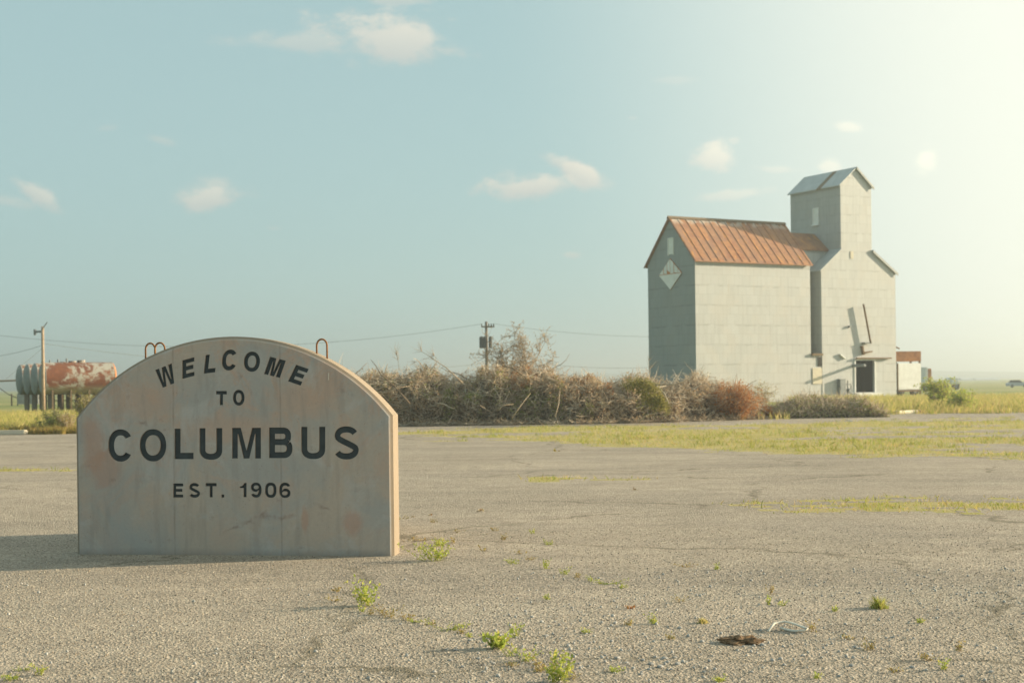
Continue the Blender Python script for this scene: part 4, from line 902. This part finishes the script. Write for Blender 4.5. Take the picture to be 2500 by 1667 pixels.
# ---------------------------------------------------------------- grasses
def grass(n, region, h, wd, name, m, lab=None):
    P = []
    while len(P) < n:
        q = region()
        if q: P.append(q)
    return tag(blades(np.array(P), h * rs.uniform(.4, 1.3, n), wd, name, m), kind='stuff')
ti = np.where(cls == 1)[0]; ar = np.array([1.0] * len(ti))
tc = np.stack([cx[ti], cy[ti]], 1); wt = 1 / (tc[:, 1] / 25) ** 1.2; wt /= wt.sum()
pk2 = rs.choice(len(ti), 60000, p=wt); jit = rs.uniform(-.17, .17, (60000, 2)); jit *= 1.6; P = np.concatenate([tc[pk2] + jit, np.zeros((60000, 1))], 1)
hgt = np.array([.5 + max(0, pnoise(p[0], p[1] * 1.5, .9, 2)) * 1.8 for p in P]) * rs.uniform(.3, 1.2, 60000) * .055
tag(blades(P, hgt, .012, 'grass', 'grass', None, .8), kind='stuff')
k_ = 9000; pk3 = rs.choice(len(ti), k_, p=wt); keep = np.array([pnoise(tc[i][0], tc[i][1] * 1.7, 1.2, 21) for i in pk3]) > .12; pk3 = pk3[keep]
P = np.repeat(np.concatenate([tc[pk3], np.zeros((len(pk3), 1))], 1), 9, 0); P[:, :2] += rs.normal(size=(len(P), 2)) * .07
tag(blades(P, rs.uniform(.03, .13, len(P)) * np.interp(P[:, 1], [15, 30], [.4, 1]), .009, 'grass', M['tuftgrass'], None, .5), kind='stuff')
def reg(px0, px1, y0, y1):
    def f():
        px = random.uniform(px0, px1); lo = y0(px) if callable(y0) else y0; y = random.uniform(lo, y1(px) if callable(y1) else y1); x = ray(px, 1000)[0] * y
        if pnoise(x, y, .6, 8) < -.12: return None
        return (x, y, 0)
    return f
grass(26000, reg(1930, 2560, lambda px: 57 + .0 * px, 92), .42, .022, 'tall_grass', 'tallgrass')
grass(9000, reg(1930, 2560, 55, 66), .26, .02, 'tall_grass', 'grass')
grass(12000, reg(2250, 2560, 62, 80), .42, .025, 'tall_grass', 'tallgrass')
grass(16000, reg(-60, 260, lambda px: 44.5, 78), .27, .02, 'tall_grass', 'tallgrass')
grass(5000, reg(-60, 200, 43.6, 46), .2, .02, 'tall_grass', 'dryleaf')
grass(9000, reg(840, 1930, 50, 70), .3, .022, 'tall_grass', 'tallgrass')

# ---------------------------------------------------------------- weeds on the lot
def weed(px, py, hpx, wpx, lab, m='weedleaf', kind='weed', dens=1.0, lsz=None, lie=0):
    g = gp(px, py); h = .88 * hpx / F * g.y; wd = 1.1 * wpx / F * g.y; ns = max(5, int(6 * dens + wd * 20)); e = empty(kind, g, 0, label=lab, cat='weed', group='weeds growing in cracks of the lot')
    P0 = np.zeros((ns, 3)); P0[:, 0] = rs.uniform(-.25, .25, ns) * wd; P0[:, 1] = rs.uniform(-.2, .2, ns) * wd
    D = unit(ns); D[:, 2] = np.abs(D[:, 2]) * .6 + .55 - lie * .6; D[:, 0] = rs.uniform(-1, 1, ns) * wd / 2 / max(h, .01) ; D[:, 1] *= .5
    tgt = h * rs.uniform(.45, 1.05, ns); D /= np.maximum(D[:, 2:3], .12); Ln = tgt * np.linalg.norm(D, axis=1) ; Ln = np.minimum(Ln, wd * .8 + h)
    _, pts = twigs(P0, D, Ln, .0017, 'stem', 'weedleaf' if m == 'weedleaf' else 'bark', e, .16, 5)
    A_ = np.concatenate(pts[1:]); k = max(2, int(2.8 * dens)); A_ = np.repeat(A_, k, 0) + rs.normal(size=(len(A_) * k, 3)) * .006; A_[:, 2] = np.maximum(A_[:, 2], .004)
    leaves(A_, lsz or min(.024, .010 + h * .07), 'leaves', m, e, .5, .5); return e
def tuft(px, py, hpx, wpx, lab, m='grass', n=160):
    g = gp(px, py); h = hpx / F * g.y; wd = wpx / F * g.y; e = empty('grass_tuft', g, 0, label=lab, cat='grass tuft', group='grass tufts on the lot')
    P = np.zeros((n, 3)); P[:, 0] = rs.normal(size=n) * wd * .2; P[:, 1] = rs.normal(size=n) * wd * .2
    blades(P, h * rs.uniform(.35, 1.15, n) * np.exp(-(P[:, 0] / (wd * .38)) ** 2), .0042, 'blades', m, e, .45)
weed(894, 1477, 76, 62, 'tall bright green weed in front of the sign right of its middle', dens=1.6)
weed(930, 1502, 30, 46, 'small trailing weed just right of the tall bright weed', 'dryleaf', lie=.5)
weed(1002, 1514, 18, 38, 'tiny reddish green weed between the trailing weeds', 'dryleaf', lie=.5)
weed(1098, 1539, 26, 66, 'low spreading yellow green weed in the lower middle of the lot', lie=.6)
weed(1060, 1368, 50, 84, 'bushy green weed beside the right foot of the sign', dens=2.0)
weed(1074, 1332, 22, 34, 'green weed top directly behind the bushy weed', dens=1.6)
weed(1022, 1320, 14, 52, 'flat dark brown weed beside the sign, farthest of the pair', 'dryleaf', lie=.8)
weed(1212, 1583, 46, 46, 'broad leaved green weed near the bottom middle', dens=1.2, lsz=.034)
weed(1260, 1556, 36, 46, 'open green weed just behind the broad leaved weed', dens=.9)
weed(1288, 1612, 40, 80, 'long straggling weed leading toward the bottom edge', lie=.3)
weed(1325, 1632, 30, 60, 'mixed green and orange weed in the straggling row', 'dryleaf', lie=.3)
weed(1362, 1664, 78, 74, 'large feathery weed cut by the bottom edge of the picture', dens=1.8)
weed(1252, 1376, 16, 32, 'small green weed right of the bushy sign weed')
weed(1332, 1388, 26, 18, 'narrow upright yellow weed, middle of the small trio')
weed(1378, 1402, 20, 30, 'small leafy weed, rightmost of the small trio')
weed(1340, 1330, 12, 22, 'faint yellowish sprig behind the small trio')
weed(1228, 1318, 14, 16, 'faint orange sprig on open asphalt behind the small trio', 'dryleaf')
weed(1108, 1326, 16, 12, 'faint orange sprig right of the bushy sign weed', 'dryleaf')
weed(1475, 1425, 10, 46, 'flat trailing weed along a crack right of the trio', lie=.8)
weed(1335, 1463, 10, 14, 'single tiny yellow leaf cluster on open asphalt')
weed(1594, 1522, 30, 26, 'thin upright weed left of the yellow grass tuft')
weed(1537, 1527, 16, 18, 'small faint weed beside the thin upright weed', 'dryleaf')
weed(1750, 1390, 14, 10, 'tiny upright weed alone in the middle distance')
weed(1678, 1384, 8, 30, 'low dark weed line on a crack in the middle distance', 'dryleaf', lie=.8)
weed(1880, 1450, 26, 14, 'thin orange weed in the right half of the lot', 'dryleaf')
weed(1876, 1475, 22, 12, 'slender green weed below the thin orange weed')
weed(1987, 1540, 26, 18, 'dry reddish weed beside the white strap', 'dryleaf')
weed(2125, 1586, 26, 30, 'orange weed by the stones, lower right', 'dryleaf')
weed(2036, 1492, 10, 14, 'tiny yellow weed left of the green grass tuft')
weed(2304, 1634, 28, 18, 'upright yellow weed near the bottom right')
weed(2342, 1588, 26, 20, 'faint yellow weed right of the upright bottom right weed', 'dryleaf')
weed(2260, 1612, 18, 30, 'low yellow weed left of the upright bottom right weed', 'dryleaf', lie=.4)
weed(95, 1648, 30, 22, 'small green weed near the bottom left corner')
weed(35, 1660, 16, 40, 'low green weed in the bottom left corner', lie=.4)
weed(1430, 1545, 10, 20, 'tiny weed right of the open green weed')
weed(1500, 1640, 14, 40, 'low weed among pebbles at the bottom middle right', lie=.4)
weed(1765, 1662, 12, 34, 'low weed on the bottom edge right of the middle', lie=.4)
weed(820, 1444, 12, 26, 'faint dry weed left of the tall bright weed', 'dryleaf')
weed(2246, 1520, 14, 10, 'tiny pale weed right of the green grass tuft')
tuft(2145, 1484, 30, 50, 'dense green grass tuft in the right foreground', 'tuftgrass', 260)
tuft(1716, 1520, 14, 30, 'small yellow green grass tuft left of the dirt clod')
tuft(1585, 1070, 10, 26, 'grass clump at the near edge of the turf strip', 'greenleaf', 120)
tuft(1130, 1068, 8, 40, 'brown green grass clump by the near left turf edge', 'greenleaf', 120)

SP = [(880, 1492), (905, 1500), (950, 1508), (1020, 1519), (1050, 1525), (1125, 1546), (1150, 1555), (1300, 1368), (1404, 1410), (1440, 1418), (1272, 1352), (1180, 1345), (1520, 1436), (1395, 1655), (1310, 1640), (1240, 1600), (1255, 1625), (1660, 1470), (1905, 1478), (2070, 1560), (2180, 1640), (1990, 1655), (1640, 1560), (820, 1468), (60, 1636), (1120, 1300), (1205, 1296), (1300, 1302), (980, 1268), (1060, 1276)]
for i, (px, py) in enumerate(SP):
    o_ = weed(px + random.uniform(-4, 4), py, random.uniform(8, 16), random.uniform(16, 34), 'tiny dry sprout in a hairline crack of the lot', 'dryleaf' if i % 3 else 'weedleaf', 'sprout', .6, lie=.3); o_['group'] = 'tiny sprouts in the lot cracks'
# ---------------------------------------------------------------- stones, gravel, litter
def rock_mesh(seed):
    bm = bmesh.new(); bmesh.ops.create_icosphere(bm, subdivisions=2, radius=1)
    for v in bm.verts:
        k = 1 + .35 * noise.noise(v.co * 1.1 + Vector((seed, 0, 0))); v.co = Vector((v.co.x * k * 1.2, v.co.y * k, v.co.z * k * .6))
    me = bpy.data.meshes.new('stone'); bm.to_mesh(me); bm.free(); me.materials.append(M['rock']); return me
RM = [rock_mesh(i * 3.7) for i in range(5)]
spots = [(1590, 1621, 11), (1612, 1628, 13), (1630, 1616, 9), (1655, 1621, 12), (1570, 1612, 10), (1648, 1605, 8), (1862, 1575, 12), (1660, 1533, 9), (1148, 1563, 10), (1113, 1587, 9), (1334, 1552, 9), (1265, 1600, 9), (1168, 1607, 8), (1205, 1619, 8), (1090, 1585, 7), (2268, 1600, 12), (2078, 1625, 11), (2100, 1583, 9), (1915, 1623, 9), (1245, 1575, 8), (1508, 1607, 12), (2088, 1580, 10), (1565, 1646, 9), (1690, 1610, 7), (1770, 1556, 8), (2290, 1488, 7), (2386, 1576, 7), (1405, 1620, 7), (1600, 1604, 9), (1622, 1608, 12), (1640, 1634, 8), (1585, 1634, 9), (1530, 1618, 8), (1478, 1600, 7), (1100, 1612, 8), (1130, 1628, 9), (1180, 1640, 8), (1060, 1640, 9), (900, 1655, 9), (1310, 1570, 7), (1720, 1640, 9), (1835, 1640, 8), (1960, 1600, 9), (2180, 1556, 8), (2420, 1640, 10), (2350, 1650, 9), (2050, 1650, 9), (740, 1640, 7)]
for i, (px, py, r_) in enumerate(spots):
    o = link('stone', RM[i % 5]); p = gp(px, py); k = r_ * .62 / F * p.y; o.location = p + Vector((0, 0, k * .25)); o.scale = (k, k, k); o.rotation_euler = (0, 0, i * 1.3)
    tag(o, label='loose grey stone lying on the gravelly foreground of the lot', cat='stone', group='loose stones on the lot')
def gravel(n, rmin, rmax, name, m, y0, y1, dens=None):
    ico = bmesh.new(); bmesh.ops.create_icosphere(ico, subdivisions=1, radius=1); bv = np.array([v.co for v in ico.verts]); bf = np.array([[v.index for v in f.verts] for f in ico.faces]); ico.free()
    y = y0 * (y1 / y0) ** rs.uniform(0, 1, n); x = rs.uniform(-.375, .375, n) * y
    if dens is not None:
        k = np.array([dens(a, b) for a, b in zip(x, y)]) > rs.uniform(0, 1, n); x, y = x[k], y[k]; n = len(x)
    r_ = rmin + (rmax - rmin) * rs.uniform(0, 1, n) ** 2.2
    sc = r_[:, None] * rs.uniform(.6, 1.15, (n, 3)); an = rs.uniform(0, 6.28, n)
    Vv = bv[None] * sc[:, None, :] * (1 + rs.uniform(-.12, .12, (n, len(bv), 1))); ca, sa = np.cos(an)[:, None], np.sin(an)[:, None]
    X = Vv[..., 0] * ca - Vv[..., 1] * sa + x[:, None]; Y = Vv[..., 0] * sa + Vv[..., 1] * ca + y[:, None]; Zz = Vv[..., 2] + (r_ * .25)[:, None]
    return tag(np_mesh(name, np.stack([X, Y, Zz], 2).reshape(-1, 3), (bf[None] + (np.arange(n) * len(bv))[:, None, None]).reshape(-1, 3), m), kind='stuff')
M['pebble'] = leafmat('gravel_grains', [(.33, .29, .23), (.24, .21, .17), (.42, .37, .29), (.16, .14, .12), (.36, .29, .21), (.28, .27, .25), (.5, .46, .38)], 0)
gravel(30000, .003, .0068, 'gravel', 'pebble', 6.0, 13.5, lambda a, b: .75)
gravel(2600, .005, .013, 'gravel', 'rock', 6.0, 10.5, lambda a, b: (1 if (a > -.25 and pnoise(a, b, .8, 2) > -.1) else .12))
# white strap loop, dirt clod, curled leaf litter
def gl(pts, h): return [gp(x, y, z_) for (x, y), z_ in zip(pts, h)]
sp_ = gl([(1876, 1540), (1890, 1521), (1915, 1517), (1932, 1520), (1955, 1528), (1971, 1534), (1965, 1538), (1940, 1540), (1918, 1536), (1905, 1532)], [.01, .03, .035, .035, .03, .025, .015, .008, .008, .012])
O = sp_[0].copy(); e = empty('plastic_strap', O, 0, label='bent white plastic strap loop lying on the lower right asphalt', cat='strap'); MB().tube([p - O for p in sp_], .0075, 6).build('band', 'strap', e, True)
g = gp(1808, 1568); bm = bmesh.new(); bmesh.ops.create_icosphere(bm, subdivisions=4, radius=1)
for v in bm.verts:
    k = 1 + .5 * noise.fractal(v.co * 2.2, .8, 2, 4); v.co = Vector((v.co.x * .105 * k, v.co.y * .07 * k, v.co.z * .035 * k))
me = bpy.data.meshes.new('dirt_clod'); bm.to_mesh(me); bm.free(); o = link('dirt_clod', me, 'soil'); o.location = g; tag(o, label='reddish brown dirt clod left of the white strap', cat='dirt clod')
def litter(px, py, sz, lab, m='deadleaf'):
    g = gp(px, py); e = empty('dead_leaf', g, 0, label=lab, cat='leaf litter'); P = np.abs(rs.normal(size=(16, 3))) * [sz, sz * .6, sz * .25]; P[:, 0] -= sz; leaves(P, sz * .9, 'curled_leaf', m, e, .3, .7)
litter(1174, 1249, .035, 'curled dead leaf on open asphalt right of the sign'); litter(1538, 1486, .025, 'orange brown curled leaf in the centre right foreground', 'orangeleaf')
litter(1010, 1262, .018, 'small leaf scrap near the right edge of the sign'); litter(1050, 1258, .02, 'small leaf scrap right of the other scrap by the sign')
litter(1360, 1102, .05, 'pale leaf clump at the near edge of the turf', 'dryleaf'); litter(1550, 1196, .03, 'small dark leaf scrap in the middle distance')
# rubble by the weeds at the right
for (px, py, r_, lab) in ((2388, 998, .28, 'white broken concrete lump by the weeds at right'), (2408, 1000, .16, 'small pale lump beside the white concrete lump'), (2075, 1028, .1, 'small pale stone in front of the low brush heap')):
    o = link('rubble', RM[1]); p = gp(px, py); o.location = p; o.scale = (r_ * 1.5, r_ * .7, r_ * .7); tag(o, label=lab, cat='rubble'); 
a_, b_ = gp(2195, 1010), gp(2340, 1002)
cu_ = MB().box(0, (b_ - a_).length, 0, .25, 0, .12).build('old_kerb', 'cream', None, bevel=.02); cu_.location = a_; cu_.rotation_euler.z = math.atan2((b_ - a_).y, (b_ - a_).x); tag(cu_, label='weathered pale kerb strip between lot and weeds at right', cat='kerb')
a_, b_ = gp(-30, 1062), gp(60, 1061)
cu_ = MB().box(0, (b_ - a_).length, 0, .3, 0, .14).build('old_kerb', 'cream', None, bevel=.02); cu_.location = a_; cu_.rotation_euler.z = math.atan2((b_ - a_).y, (b_ - a_).x); tag(cu_, label='pale kerb strip at the far left edge of the lot', cat='kerb')

for o_ in bpy.data.objects:
    if o_.parent and o_.parent.get('category') == 'brush pile' and o_.name.split('.')[0] in ('branches', 'dead_leaves', 'green_leaves', 'rust_leaves'): o_['kind'] = 'stuff'
# ---------------------------------------------------------------- haze
hz = MB().box(-3950, 3950, -550, 4050, -2, 30).build('haze', None); tag(hz, kind='stuff')
hm = bpy.data.materials.new('haze'); hm.use_nodes = True; hn = hm.node_tree; hn.nodes.clear()
pv_ = hn.nodes.new('ShaderNodeVolumePrincipled'); pv_.inputs['Color'].default_value = (.88, .96, .96, 1); pv_.inputs['Density'].default_value = .0013; pv_.inputs['Anisotropy'].default_value = .65
hn.links.new(pv_.outputs[0], hn.nodes.new('ShaderNodeOutputMaterial').inputs['Volume']); hz.data.materials.append(hm)
